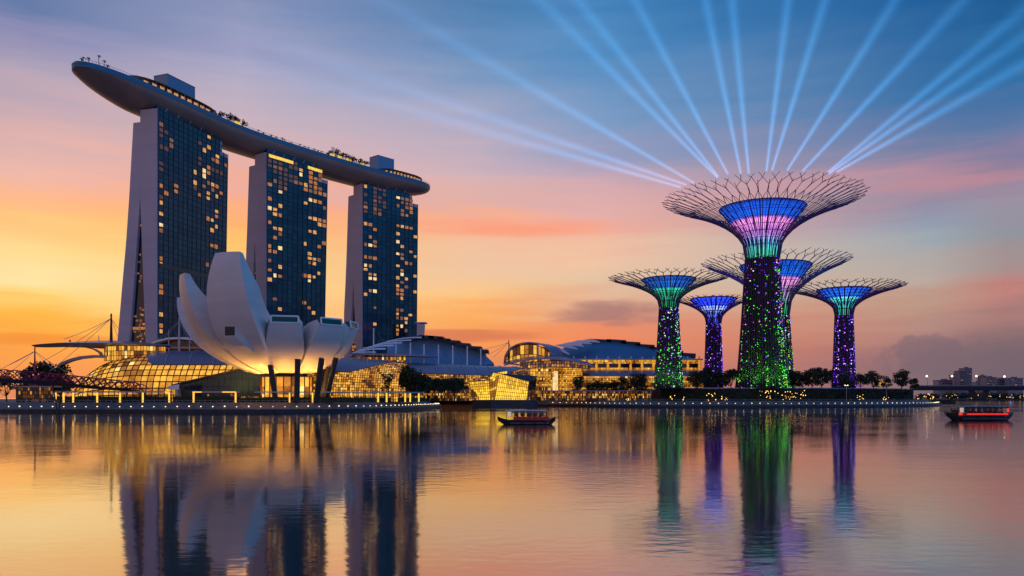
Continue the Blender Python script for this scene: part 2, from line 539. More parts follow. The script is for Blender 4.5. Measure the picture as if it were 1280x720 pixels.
# ------------------------------------------------------------------ water
def water():
    m = bpy.data.materials.new('bay_water')
    m.use_nodes = True
    nt = m.node_tree
    p = nt.nodes['Principled BSDF']
    p.inputs['Base Color'].default_value = (0.006, 0.012, 0.016, 1)
    p.inputs['IOR'].default_value = 1.333
    p.inputs['Roughness'].default_value = 0.10
    t = nt.nodes.new('ShaderNodeTexCoord')
    mp = nt.nodes.new('ShaderNodeMapping')
    mp.inputs['Scale'].default_value = (0.6, 1.0, 1)
    nt.links.new(t.outputs['Object'], mp.inputs['Vector'])
    a = nt.nodes.new('ShaderNodeTexNoise')
    a.inputs['Scale'].default_value = 1.1
    a.inputs['Detail'].default_value = 3
    b = nt.nodes.new('ShaderNodeTexNoise')
    b.inputs['Scale'].default_value = 0.16
    b.inputs['Detail'].default_value = 2
    c = nt.nodes.new('ShaderNodeTexNoise')
    c.inputs['Scale'].default_value = 0.02
    c.inputs['Detail'].default_value = 3
    for n in (a, b, c):
        nt.links.new(mp.outputs[0], n.inputs['Vector'])
    b1 = nt.nodes.new('ShaderNodeBump')
    b1.inputs['Strength'].default_value = 0.020
    b1.inputs['Distance'].default_value = 1.0
    b2 = nt.nodes.new('ShaderNodeBump')
    b2.inputs['Strength'].default_value = 0.020
    b2.inputs['Distance'].default_value = 1.0
    mb_ = nt.nodes.new('ShaderNodeMapRange')     # and calm ones
    mb_.inputs['From Min'].default_value = 0.40
    mb_.inputs['From Max'].default_value = 0.66
    mb_.inputs['To Min'].default_value = 0.006
    mb_.inputs['To Max'].default_value = 0.034
    nt.links.new(c.outputs['Fac'], mb_.inputs['Value'])
    nt.links.new(mb_.outputs[0], b1.inputs['Strength'])
    nt.links.new(a.outputs['Fac'], b1.inputs['Height'])
    nt.links.new(b.outputs['Fac'], b2.inputs['Height'])
    nt.links.new(b1.outputs[0], b2.inputs['Normal'])
    nt.links.new(b2.outputs[0], p.inputs['Normal'])
    mr = nt.nodes.new('ShaderNodeMapRange')     # wind-ruffled patches
    mr.inputs['From Min'].default_value = 0.35
    mr.inputs['From Max'].default_value = 0.7
    mr.inputs['To Min'].default_value = 0.05
    mr.inputs['To Max'].default_value = 0.11
    nt.links.new(c.outputs['Fac'], mr.inputs['Value'])
    nt.links.new(mr.outputs[0], p.inputs['Roughness'])
    # the long exposure's satin sheen over the clear water below
    gl = nt.nodes.new('ShaderNodeBsdfGlossy')
    gl.inputs['Color'].default_value = (0.92, 0.86, 0.82, 1)
    nt.links.new(mr.outputs[0], gl.inputs['Roughness'])
    nt.links.new(b2.outputs[0], gl.inputs['Normal'])
    ms = nt.nodes.new('ShaderNodeMixShader')
    ms.inputs[0].default_value = 0.46
    nt.links.new(p.outputs[0], ms.inputs[1])
    nt.links.new(gl.outputs[0], ms.inputs[2])
    nt.links.new(ms.outputs[0], nt.nodes['Material Output'].inputs['Surface'])
    w = MB()
    w.quad((-9000, -400, 0), (9000, -400, 0), (9000, 12000, 0), (-9000, 12000, 0))
    tag(w.build('water', m), kind='structure')


water()


# ------------------------------------------------------------------ land
def offset_poly(pts, d):
    """move an open polyline sideways (to its left) by d"""
    out = []
    for i, (x, y) in enumerate(pts):
        x0, y0 = pts[max(i - 1, 0)]
        x1, y1 = pts[min(i + 1, len(pts) - 1)]
        dx, dy = x1 - x0, y1 - y0
        l = math.hypot(dx, dy)
        out.append((x - dy / l * d, y + dx / l * d))
    return out


def smooth_poly(pts, n=4):
    P = [Vector((x, y, 0)) for x, y in pts]
    out = []
    for i in range(len(P) - 1):
        p0, p1, p2, p3 = P[max(i - 1, 0)], P[i], P[i + 1], P[min(i + 2, len(P) - 1)]
        for k in range(n):
            t = k / n
            q = 0.5 * ((2 * p1) + (p2 - p0) * t + (2 * p0 - 5 * p1 + 4 * p2 - p3) * t * t + (3 * p1 - p0 - 3 * p2 + p3) * t ** 3)
            out.append((q.x, q.y))
    out.append(pts[-1])
    return out


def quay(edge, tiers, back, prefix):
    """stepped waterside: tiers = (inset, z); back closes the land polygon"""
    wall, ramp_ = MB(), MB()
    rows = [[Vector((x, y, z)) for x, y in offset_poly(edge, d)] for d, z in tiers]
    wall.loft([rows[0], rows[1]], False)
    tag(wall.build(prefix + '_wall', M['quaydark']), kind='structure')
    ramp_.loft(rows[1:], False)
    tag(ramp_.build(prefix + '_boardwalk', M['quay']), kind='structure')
    top = [(p.x, p.y) for p in rows[-1]] + back
    g = MB()
    n = len(top)
    g.v = [Vector((x, y, tiers[-1][1])) for x, y in top]
    g.face(tuple(range(n)))
    tag(g.build(prefix + '_promenade', M['paving']), kind='structure')
    return rows


LEFT_EDGE = smooth_poly([(-420, 385), (-330, 374), (-260, 366), (-190, 360), (-150, 358), (-105, 362), (-76, 384), (-60, 420), (-51, 470), (-46, 530), (-52, 566)])
TIERS = [(0, -1.0), (0.4, 1.7), (2.0, 2.4), (3.2, 2.45), (11, 4.7)]
LQ = quay(LEFT_EDGE, TIERS, [(-40, 600), (10, 640), (40, 900), (-600, 900), (-600, 420)], 'west')
RIGHT_EDGE = smooth_poly([(4, 640), (40, 640), (66, 602), (95, 562), (140, 555), (190, 559), (245, 574), (296, 602), (335, 636), (366, 684), (392, 732), (402, 790)])
RQ = quay(RIGHT_EDGE, TIERS, [(400, 900), (20, 900)], 'east')

# raised garden terrace behind the east promenade
TER = smooth_poly([(112, 604), (145, 584), (190, 586), (240, 600), (290, 628), (325, 660), (350, 706), (372, 745)])
tz = 13.6
t = MB()
poly = TER + [(380, 830), (112, 830)]
t.prism(poly, 4.6, tz)
tag(t.build('garden_terrace', M['soil']), kind='structure')


# ------------------------------------------------------------------ leaves
def leaf_cloud(mb, c, rad, n, size, rr, flat=1.0, m=0):
    """n small leaf faces through an ellipsoid, more of them near its skin"""
    for _ in range(n):
        d = Vector((rr.gauss(0, 1), rr.gauss(0, 1), rr.gauss(0, 1))).normalized()
        k = rr.random() ** 0.45
        p = Vector(c) + Vector((d.x * rad[0], d.y * rad[1], d.z * rad[2])) * k
        a = Vector((rr.gauss(0, 1), rr.gauss(0, 1), rr.gauss(0, 1) * flat)).normalized()
        b = a.cross(Vector((rr.gauss(0, 1), rr.gauss(0, 1), rr.gauss(0, 1)))).normalized()
        s = size * rr.uniform(0.6, 1.4)
        mb.quad(p - a * s - b * s * .5, p + a * s * .2 - b * s * .7, p + a * s + b * s * .4, p - a * s * .3 + b * s * .7, m)


def tree(px, top, hw, D, base_z, label, group=None, seed=0, name='broadleaf_tree', leaf='leaf', dens=1.0, shape=0.5, trunk_frac=0.16):
    """px centre, py of its top, half width in px"""
    rr = random.Random(seed * 17 + int(px))
    zt = at(px, top, D).z
    base = Vector(((px - 640) / 1000 * D, D, base_z))
    H = zt - base_z
    rw = hw / 1000 * D
    root = thing(name, base, label, 'tree', group)
    tb = MB()
    fork = base + Vector((rr.uniform(-.3, .3), 0, H * trunk_frac))
    r0 = max(0.25, H * 0.022)
    tb.tube([base - Vector((0, 0, .2)), base.lerp(fork, .5) + Vector((rr.uniform(-.2, .2), rr.uniform(-.2, .2), 0)), fork], [r0 * 1.3, r0, r0 * .8], 7)
    cb = MB()
    nl = max(7, int(11 * dens))
    for i in range(nl):
        a = 2 * math.pi * i / nl + rr.uniform(-.4, .4)
        rad = rw * rr.uniform(0.3, 0.9)
        z = base_z + H * rr.uniform(trunk_frac + .12, 0.86)
        # narrower toward the top
        rad *= (1.1 - shape * (z - base_z) / H)
        c = Vector((base.x + math.cos(a) * rad, base.y + math.sin(a) * rad, z))
        lr = rw * rr.uniform(0.3, 0.5)
        c.z = min(c.z, zt - lr * .7)
        mid = fork.lerp(c, .5) + Vector((0, 0, -H * .03))
        tb.tube([fork, mid, c], [r0 * .55, r0 * .35, r0 * .12], 5)
        leaf_cloud(cb, c, (lr, lr, lr * .75), int(70 * dens), max(.35, rw * .075), rr)
    leaf_cloud(cb, (base.x, base.y, base_z + H * .68), (rw * .62, rw * .62, H * .25), int(160 * dens), max(.35, rw * .08), rr)
    tr_ = tb.build('trunk', M['bark'], root, 60)
    cb.build('crown', M[leaf], root)
    return root


def hedge(p0, p1, h, th, label, group=None, seed=0, name='hedge', z=4.7, extra=None):
    rr = random.Random(seed)
    p0, p1 = Vector((p0[0], p0[1], z)), Vector((p1[0], p1[1], z))
    d = p1 - p0
    L = d.length
    u = d.normalized()
    w = Vector((-u.y, u.x, 0))
    mb = MB()
    n = max(3, int(L / 1.5))
    rings = []
    for i in range(n + 1):
        c = p0 + d * (i / n)
        hh = h * (0.86 + .1 * mnoise.noise(c * .35))
        t2 = th * (.42 + .05 * mnoise.noise(c * .5))
        rings.append([c - w * t2, c - w * t2 * 1.05 + Vector((0, 0, hh * .8)), c - w * t2 * .6 + Vector((0, 0, hh)), c + w * t2 * .6 + Vector((0, 0, hh)), c + w * t2 * 1.05 + Vector((0, 0, hh * .8)), c + w * t2])
    mb.loft(rings)
    for _ in range(int(L * h * 2.2)):
        c = p0 + d * rr.random() + w * rr.choice((-1, -1, .2)) * th * .45 + Vector((0, 0, h * rr.uniform(.1, 1.02)))
        leaf_cloud(mb, c, (.25, .25, .25), 1, .38, rr)
    o = mb.build(name, M['hedge'], None, None, (p0.x, p0.y, z))
    tag(o, label, 'hedge', group)
    return o


# ------------------------------------------------------------------ the three hotel towers
def px_list(lst, x0, y0, k):
    return [(x0 + x / k, y0 + y / k) for x, y in lst]


T1_WIN = (px_list([(693, 430), (688, 492), (662, 505), (733, 528), (710, 543), (733, 550), (632, 594), (658, 578), (658, 604), (683, 565), (683, 588), (632, 640), (655, 650), (704, 642), (728, 652), (704, 665), (652, 695), (679, 700), (748, 697), (724, 715), (500, 680), (530, 665), (530, 690), (468, 648), (480, 648)], 70, 50, 3.6),
          px_list([(437, 8), (462, 15), (510, 30), (533, 12), (507, 88), (507, 108), (458, 118), (482, 125), (482, 167), (506, 153), (480, 235), (504, 242), (455, 326), (475, 352), (253, 55), (253, 100), (248, 148), (257, 148), (248, 170), (257, 170), (248, 288), (256, 312), (248, 312), (250, 424), (250, 448), (260, 448), (252, 552), (250, 615), (248, 590)], 130, 240, 3.6))
T1_DIM = px_list([(470, 413), (484, 413), (470, 425), (470, 480), (484, 480), (513, 470), (468, 580), (476, 560), (460, 715), (640, 470), (638, 520), (740, 450), (640, 545), (755, 560), (620, 655), (745, 600), (680, 634), (730, 606), (706, 594), (470, 375), (513, 455)], 70, 50, 3.6)
T2_WIN = (px_list([(140, 293), (187, 328), (137, 365), (137, 398), (184, 390), (163, 412), (163, 436), (184, 430), (135, 470), (160, 482), (182, 485), (158, 520), (182, 524), (132, 572), (132, 592), (182, 580), (160, 597), (132, 630), (175, 655), (132, 685), (150, 705), (175, 703), (292, 382), (313, 368), (330, 372), (355, 378), (375, 400), (310, 443), (330, 450), (350, 455), (372, 458), (352, 475), (372, 480), (307, 500), (330, 505), (287, 550), (348, 563), (370, 548), (305, 610), (328, 633), (305, 650), (328, 650), (347, 636), (290, 705), (325, 705), (357, 700), (270, 215), (270, 235), (270, 255), (272, 278), (292, 285), (292, 310), (378, 340)], 300, 150, 3.6),
          px_list([(168, 20), (165, 90), (168, 130), (195, 118), (225, 118), (197, 245), (225, 310), (380, 5), (410, 22), (382, 45), (408, 48), (435, 30), (380, 115), (408, 115), (378, 138), (360, 265), (382, 293), (405, 325)], 300, 320, 4.5))
T2_DIM = px_list([(125, 180), (145, 185), (125, 208), (145, 213), (145, 240), (145, 268)] + [(x, y) for y in (195, 222, 250, 278, 305) for x in (178, 192, 212, 228, 244) if not (y > 290 and x > 215)], 300, 150, 3.6)
T2_MID = px_list([(x, y) for y in (232, 255, 278, 300, 320) for x in (320, 336, 352)], 300, 150, 3.6)
T3_WIN = (px_list([(705, 345), (703, 378), (568, 305), (568, 400), (568, 470), (593, 472), (613, 502), (593, 520), (605, 550), (590, 570), (612, 572), (567, 570), (563, 617), (587, 622), (610, 622), (565, 680), (590, 688), (612, 692), (708, 480), (728, 485), (745, 487), (765, 495), (785, 520), (708, 510), (710, 550), (728, 572), (765, 593), (782, 615), (705, 600), (722, 605), (765, 642), (742, 640), (705, 650), (722, 680), (722, 692), (780, 695), (742, 710)], 300, 150, 3.6),
          px_list([(705, 8), (708, 45), (735, 48), (765, 15), (705, 85), (762, 100), (738, 133), (762, 133), (738, 203), (762, 205), (708, 222), (765, 292), (767, 375), (905, 8), (880, 48), (930, 40), (952, 40), (977, 5), (905, 80), (905, 95), (880, 125), (975, 105), (905, 150), (880, 165), (930, 165), (930, 185), (880, 185), (905, 185), (975, 192), (905, 205), (880, 222), (905, 242), (880, 310), (905, 312), (880, 330), (905, 340), (945, 330), (925, 350), (880, 355), (880, 385), (905, 385), (925, 385), (880, 410), (925, 420), (880, 432)], 300, 320, 4.5))
T3_DIM = px_list([(568, 340), (555, 400), (553, 370)] + [(x, y) for y in (318, 345, 372, 400, 425) for x in (598, 615, 633, 655) if not (y > 410 and x > 640)], 300, 150, 3.6)
T3_MID = px_list([(x, y) for y in (355, 380, 402, 424) for x in (736, 752, 768)], 300, 150, 3.6)

TOWERS = []


def tower(A, B, label, zs, topw, wins, dims, mids, taper, seed, gold=None, leg=35.0):
    A, B = Vector((A[0], A[1], 0)), Vector((B[0], B[1], 0))
    U = (B - A).normalized()
    L = (B - A).length
    N = Vector((-U.y, U.x, 0))
    Z0, ZT, ZB = 4.5, 197.0, 189.0
    rr = random.Random(seed)
    root = thing('hotel_tower', A + U * L * .5 + N * 12 + Vector((0, 0, Z0)), label, 'tower', 'three hotel towers under the roof deck')

    def P(u, w, z):
        return A + U * u + N * w + Vector((0, 0, z))

    def umax(z):
        return L - taper * (1 - interp(z, [60, 197], [0, 1]))

    def fi(z):   # inner face of the front slab
        return interp(z, [Z0, 42, zs], [7.5, 8.8, 13.0])

    def bi(z):   # inner face of the back slab
        return interp(z, [Z0, 42, zs * .55, zs * .8, zs], [leg - 9.5, leg - 13, 18.4, 15.6, 13.05])

    def bo(z):
        return interp(z, [Z0, 42, 84, 110, 139, 190], [leg, leg - 3.7, topw + 8.6 * (leg - 18) / 17, topw + 5.8 * (leg - 18) / 17, topw + 3.4 * (leg - 18) / 17, topw])
    zz = [Z0 + (zs - Z0) * i / 16 for i in range(17)]
    zu = [zs + (ZB - zs) * i / 8 for i in range(1, 9)]
    step = 6.5
    # front slab (towards the bay) and back slab (leaning out), each a leg and a wall
    f = MB()
    f.loft([[P(0, 0, z), P(umax(z) - step, 0, z), P(umax(z) - step, fi(z), z), P(0, fi(z), z)] for z in zz + zu + [ZT]])
    f.loft([[P(umax(z) - step - .01, 0.02, z), P(umax(z), 0.02, z), P(umax(z), fi(z), z), P(umax(z) - step - .01, fi(z), z)] for z in zz + zu])
    f.build('front_slab', M['concrete'], root)
    b = MB()
    b.loft([[P(0.05, bi(z), z), P(umax(z) - .05, bi(z), z), P(umax(z) - .05, bo(z), z), P(0.05, bo(z), z)] for z in zz + zu])
    bs = b.build('rear_slab', M['concrete'], root)
    # atrium glass between the legs
    g, g2 = MB(), MB()
    zg = [Z0 + (zs - 3 - Z0) * i / 12 for i in range(13)]
    for z0, z1 in zip(zg, zg[1:]):
        g.quad(P(2.2, fi(z0), z0), P(2.2, bi(z0), z0), P(2.2, bi(z1), z1), P(2.2, fi(z1), z1))
        g2.quad(P(L - 4, fi(z0), z0), P(L - 4, bi(z0), z0), P(L - 4, bi(z1), z1), P(L - 4, fi(z1), z1))
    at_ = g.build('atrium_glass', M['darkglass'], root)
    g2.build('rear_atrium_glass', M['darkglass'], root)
    for k in range(34):
        z = rr.choice((rr.uniform(35, 62), rr.uniform(40, zs - 12)))
        w0 = lerp(fi(z), bi(z), rr.uniform(.08, .75))
        wd = min(rr.uniform(1.2, 2.6), bi(z) - w0 - .3)
        if wd > .4:
            lm = MB()
            lm.quad(P(2.0, w0 + wd, z), P(2.0, w0, z), P(2.0, w0, z + 1.3), P(2.0, w0 + wd, z + 1.3))
            lm.build('lit_window', M[rr.choice(('win2', 'win3', 'win3', 'win4'))], at_)
    for z, mm in ((52.0, 'win2'), (37.0, 'win3')):
        lm = MB()
        lm.quad(P(1.9, bi(z) - .6, z), P(1.9, fi(z) + .6, z), P(1.9, fi(z) + .6, z + 1.9), P(1.9, bi(z) - .6, z + 1.9))
        lm.build('lit_floor', M[mm], at_)
    # curtain wall: every pane its own face, the panes varying a little
    NF, NU = 50, max(12, int(L / 5.0))
    cw, gr = MB(), MB()
    z0g = 12.0
    for j in range(NF):
        za, zb = z0g + (ZT - .3 - z0g) * j / NF, z0g + (ZT - .3 - z0g) * (j + 1) / NF
        for i in range(NU):
            ua0, ua1 = 1.0 + (umax(za) - 1.0) * i / NU, 1.0 + (umax(za) - 1.0) * (i + 1) / NU
            ub0, ub1 = 1.0 + (umax(zb) - 1.0) * i / NU, 1.0 + (umax(zb) - 1.0) * (i + 1) / NU
            if zb > ZB and (i + 1) / NU > 1 - step / L:
                continue
            # the middle bays are the plain service strip
            mid = .36 < i / NU < .60
            mi = rr.choices((0, 1, 2, 3), (4, 6, .5, .3) if mid else (5, 3, 2.2, 1.2))[0]
            if zb > ZT - 22:
                mi = rr.choices((0, 2, 3), (4, 4, .6))[0]
            k = rr.uniform(-.02, .02)
            cw.quad(P(ua0, -.35 + k, za), P(ua1, -.35 - k, za), P(ub1, -.35 - k, zb), P(ub0, -.35 + k, zb), mi)
    cwo = cw.build('curtain_wall', [M['glass1'], M['glass2'], M['glass3'], M['glass4']], root)
    for j in range(0, NF + 1):
        z = z0g + (ZT - .3 - z0g) * j / NF
        if z < ZB:
            gr.box(P(.5 + umax(z) / 2, -.46, z), (umax(z) - 1, .3, .34), 0, U, N)
        else:
            gr.box(P(.5 + (umax(z) - step) / 2, -.46, z), (umax(z) - step - 1, .3, .34), 0, U, N)
    for i in range(0, NU + 1):
        fu = i / NU
        top = ZT if fu < 1 - step / L else ZB
        a_, b_ = P(1 + (umax(z0g) - 1) * fu, -.5, z0g), P(1 + (umax(top) - 1) * fu, -.5, top)
        gr.tube([a_, P(1 + (umax(60) - 1) * fu, -.5, 60), b_], .2 if i % 3 else .3, 4)
    gr.build('glazing_bars', M['mullion'], cwo)
    # lit rooms: one window each
    FN = -N   # facade normal, towards the bay

    def on_facade(px, py):
        d = Vector(((px - 640) / 1000, 1, (497 - py) / 1000))
        o_ = Vector((0, 0, EYE))
        tt = ((A - FN * -.62 * 0) - o_).dot(FN) / d.dot(FN)
        p = o_ + d * tt
        return (p - A).dot(U), p.z
    pitch = (ZT - .3 - z0g) / NF
    used = set()

    def room(px, py, m, big=1.0):
        u, z = on_facade(px, py)
        j = int((z - z0g) / pitch)
        i = int((u - 1) / (umax(z) - 1) * NU)
        if (i, j) in used or not (0 <= i < NU) or not (0 <= j < NF):
            return
        used.add((i, j))
        used.add((i, j + 1)) if big > 1.4 else None
        wd = (umax(z) - 1) / NU
        u0 = 1 + wd * i + .40
        zz0 = z0g + pitch * j + .35
        h = pitch * big - .6
        q = MB()
        q.box(P(u0 + wd / 2 - .40, -.5, zz0 + h / 2), (wd * rr.choice((.55, .68, .7, .78)), .12, h * rr.choice((.7, .85, .95))), 0, U, N)
        q.build('lit_window', M[m], root)
    for px, py in [p for grp in wins for p in grp]:
        room(px, py, rr.choices(('win1', 'win2', 'win3', 'win5'), (4, 4, 2, 1.3))[0], 1.0)
    left_ = 98 - len(used)
    for px, py in mids[:]:
        room(px, py, rr.choice(('win2', 'win2', 'win3')), 1.0)
    for px, py in dims:
        room(px, py, rr.choices(('win3', 'win4'), (1, 2))[0], 1.0)
    # crown: a dark recess between the roof and the deck above
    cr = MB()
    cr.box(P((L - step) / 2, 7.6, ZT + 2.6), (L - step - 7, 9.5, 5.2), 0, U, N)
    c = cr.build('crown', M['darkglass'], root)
    if gold:
        for u0, u1 in gold:
            q = MB()
            q.box(P((u0 + u1) / 2 * L, -.72, ZT - 2.0), ((u1 - u0) * L, .2, 2.4), 0, U, N)
            q.build('gold_light_band', M['goldstrip'], c)
    for k in range(5):
        q = MB()
        uu = L * (.12 + .16 * k)
        q.tube([P(uu, 1.5, ZT - .2), P(uu + 1.2, .2, ZT + 3.2)], .3, 5)
        q.build('crown_strut', M['steel'], c)
    if seed > 1:
        q = MB()
        q.box(P(L * .585, -.75, (z0g + ZT - 30) / 2), (.7, .35, ZT - 30 - z0g), 0, U, N)
        q.build('service_strip', M['glass3'], cwo)
    else:
        q = MB()
        q.box(P(L * .47, -.62, 94), (L * .9, .3, 3.0), 0, U, N)
        q.build('plant_floor', M['darkglass'], cwo)
    TOWERS.append((A, B, U, N))
    return root


tower((-233, 525), (-213, 599), 'nearest and tallest looking hotel tower, dark glass front, split grey legs at far left', 139, 18.4, T1_WIN, T1_DIM, [], 4.0, 1)
tower((-190.6, 619), (-155, 671), 'middle hotel tower of dark glass between the other two, gold light band at its top', 129, 20.0, T2_WIN, T2_DIM, T2_MID, 3.4, 2, gold=[(.04, .42), (.66, .90)], leg=31)
tower((-133, 709), (-89, 754), 'farthest right hotel tower of dark glass, its legs splitting low down', 111, 21.0, T3_WIN, T3_DIM, T3_MID, 1.6, 3, leg=32)


# ------------------------------------------------------------------ the long roof deck
def spine(pts, n):
    out = smooth_poly(pts, n)
    return [Vector((x, y, 0)) for x, y in out]


SP = spine([(-262, 481), (-254, 515), (-239, 558), (-219, 606), (-193, 648), (-160, 692), (-124, 735), (-84, 779)], 9)


def deck():
    arc = [0]
    for a, b in zip(SP, SP[1:]):
        arc.append(arc[-1] + (b - a).length)
    T = arc[-1]
    root = thing('roof_deck', SP[len(SP) // 2] + Vector((0, 0, 198)), 'long boat shaped roof deck lying across the three hotel towers', 'roof deck')
    rings, rimL, rimR, frames = [], [], [], []
    for i, p in enumerate(SP):
        d = (SP[min(i + 1, len(SP) - 1)] - SP[max(i - 1, 0)]).normalized()
        n = Vector((-d.y, d.x, 0))
        s = arc[i]
        bow = math.sqrt(max(0.0, 1 - max(0, (62 - s) / 62) ** 2.0))
        st = math.sqrt(max(0.0, 1 - max(0, (s - (T - 26)) / 26.5) ** 2.2))
        hw = max(.6, 18.5 * bow * st)
        dep = max(.5, 13.0 * min(1, .42 + .66 * (s / 62) ** .8 if s < 62 else 1.0) * (bow ** .5) * st ** .5 * min(1, .62 + .38 * (T - s) / 50))
        zt = 210.5 - 1.0 * max(0, (60 - s) / 60)
        ring = []
        K = 16
        for k in range(K + 1):
            a = math.pi * k / K
            cx, sx = math.cos(a), math.sin(a)
            w = hw * (abs(cx) ** .78) * (1 if cx >= 0 else -1)
            ring.append(p + n * w + Vector((0, 0, zt - 3.0 - (dep - 3.0 if dep > 3.2 else .2) * (abs(sx) ** 1.15))))
        rings.append(ring)
        rimL.append((p, n, hw, zt))
    hb = MB()
    hb.loft(rings, False, False)
    hb.face(tuple(range(17)))
    hb.face(tuple(len(rings) * 17 - 17 + k for k in reversed(range(17))))
    hb.build('hull', M['hull'], root, 50)
    # blue steel rim, standing on the hull edge on both sides
    rb = MB()
    rg = []
    for p, n, hw, zt in rimL:
        rg.append([p - n * (hw + .25) + Vector((0, 0, zt - 3.3)), p - n * (hw + .35) + Vector((0, 0, zt - .4)), p - n * (hw - .1) + Vector((0, 0, zt)), p - n * (hw - .6) + Vector((0, 0, zt - .2)), p - n * (hw - .5) + Vector((0, 0, zt - 3.2))])
    rb.loft(rg)
    rg2 = []
    for p, n, hw, zt in rimL:
        rg2.append([p + n * (hw + .25) + Vector((0, 0, zt - 3.3)), p + n * (hw + .35) + Vector((0, 0, zt - .4)), p + n * (hw - .1) + Vector((0, 0, zt)), p + n * (hw - .6) + Vector((0, 0, zt - .2)), p + n * (hw - .5) + Vector((0, 0, zt - 3.2))])
    rb.loft(rg2)
    rb.build('rim', M['rimblue'], root, 40)
    db = MB()
    db.loft([[p - n * (hw - .55) + Vector((0, 0, zt - 1.4)), p + n * (hw - .55) + Vector((0, 0, zt - 1.4))] for p, n, hw, zt in rimL], False)
    db.build('deck_floor', M['deck'], root)
    # glass railing along the bay side
    rl = MB()
    for i in range(1, len(rimL) - 1):
        (p, n, hw, zt), (p2, n2, hw2, zt2) = rimL[i], rimL[i + 1]
        a, b = p - n * (hw - .35) + Vector((0, 0, zt)), p2 - n2 * (hw2 - .35) + Vector((0, 0, zt2))
        rl.tube([a + Vector((0, 0, 1.3)), b + Vector((0, 0, 1.3))], .1, 4)
        rl.tube([a, a + Vector((0, 0, 1.3))], .08, 4)
        rl.tube([a.lerp(b, .5), a.lerp(b, .5) + Vector((0, 0, 1.3))], .08, 4)
    rl.build('railing', M['steel'], root)

    def fr(s):
        for i in range(len(arc) - 1):
            if s <= arc[i + 1]:
                k = (s - arc[i]) / (arc[i + 1] - arc[i])
                a, b = rimL[i], rimL[i + 1]
                d = (SP[i + 1] - SP[i]).normalized()
                return a[0].lerp(b[0], k), d, Vector((-d.y, d.x, 0)), lerp(a[2], b[2], k), lerp(a[3], b[3], k)
        return (*((rimL[-1][0], (SP[-1] - SP[-2]).normalized(), rimL[-1][1])), rimL[-1][2], rimL[-1][3])

    # low curved roofs with lit space beneath
    def low_roof(s0, s1, w0, w1, h, name):
        m, lt, ps = MB(), MB(), MB()
        rg = []
        K = 14
        for k in range(K + 1):
            s = lerp(s0, s1, k / K)
            p, d, n, hw, zt = fr(s)
            e = math.sqrt(max(.02, 1 - (2 * k / K - 1) ** 4))
            a, b = w0 * e, w1
            z = zt - .9 + h * (0.72 + .28 * e)
            rg.append([p - n * a + Vector((0, 0, z - .8)), p - n * a * .9 + Vector((0, 0, z)), p + n * b + Vector((0, 0, z + .8)), p + n * b + Vector((0, 0, z - .2))])
            if 0 < k < K:
                lt.box(p - n * (a - 2.2) + Vector((0, 0, zt - 1.3 + (z - zt) * .5)), ((s1 - s0) / K * .62, .2, (z - zt) * .6 + .8), 0, d, n)
                ps.tube([p - n * (a - .8) + Vector((0, 0, zt - 1.4)), p - n * (a - .8) + Vector((0, 0, z - .6))], .14, 4)
        m.loft(rg)
        o = m.build(name, M['darkroof'], root, 40)
        lt.build('lit_restaurant', M['win1'], o)
        ps.build('post', M['steel'], o)
    low_roof(34, 122, 16.6, 9, 6.6, 'curved_roof')
    low_roof(arc[-1] - 66, arc[-1] - 10, 16.4, 9, 6.2, 'curved_roof')

    # lift housings
    def housing(s, w, ln, wd, h):
        p, d, n, hw, zt = fr(s)
        m = MB()
        c = p - n * w + Vector((0, 0, zt - 1.4 + h / 2))
        m.box(c, (ln, wd, h), 0, d, n)
        m.box(c + Vector((0, 0, h / 2 + .15)), (ln + .5, wd + .5, .3), 0, d, n)
        o = m.build('lift_housing', M['bluebox'], root)
        q = MB()
        q.tube([c + Vector((0, 0, h / 2)) + d * ln * .2, c + Vector((0, 0, h / 2 + 2.2)) + d * ln * .2], .25, 5)
        q.build('vent_pipe', M['steel'], o)
    housing(84, 1.5, 26, 12, 19)
    housing(arc[-1] - 55, 1.5, 19, 12, 18)
    return fr, arc[-1]


FR, DT = deck()


def shrub(s, w, h, r, label, group, cat='shrub', seed=0, palm=False):
    rr = random.Random(seed)
    p, d, n, hw, zt = FR(s)
    base = p - n * min(w, hw - 1.2) + Vector((0, 0, zt - 1.4))
    root = thing('rooftop_palm' if palm else 'rooftop_tree', base, label, cat, group)
    tb, cb = MB(), MB()
    if palm:
        tb.tube([base, base + Vector((rr.uniform(-.3, .3), 0, h))], [.22, .16], 5)
        top = base + Vector((0, 0, h))
        for k in range(9):
            a = 2 * math.pi * k / 9 + rr.random()
            dv = Vector((math.cos(a), math.sin(a), 0))
            s_ = Vector((-dv.y, dv.x, 0)) * .28
            m1, m2 = top + dv * r * .55 + Vector((0, 0, .35)), top + dv * r + Vector((0, 0, -.5))
            cb.quad(top - s_ * .4, top + s_ * .4, m1 + s_, m1 - s_)
            cb.quad(m1 - s_, m1 + s_, m2 + s_ * .3, m2 - s_ * .3)
    else:
        tb.tube([base, base + Vector((0, 0, h * .6))], [.3, .15], 5)
        for k in range(4):
            leaf_cloud(cb, base + Vector((rr.uniform(-r, r) * .6, rr.uniform(-r, r) * .6, h * rr.uniform(.45, .8))), (r * .6, r * .6, h * .28), 38, .5, rr)
    tb.build('trunk', M['bark'], root)
    cb.build('crown', M['leaf'], root)


SARC = [0]
for a_, b_ in zip(SP, SP[1:]):
    SARC.append(SARC[-1] + (b_ - a_).length)


def s_at_px(px):
    """arc length where the bay-side rim of the deck crosses the picture column px"""
    best, bs = 1e9, 0
    k = 0.0
    while k < SARC[-1]:
        p, d, n, hw, zt = FR(k)
        q = p - n * hw
        e = abs(640 + q.x / q.y * 1000 - px)
        if e < best: best, bs = e, k
        k += 1.0
    return bs


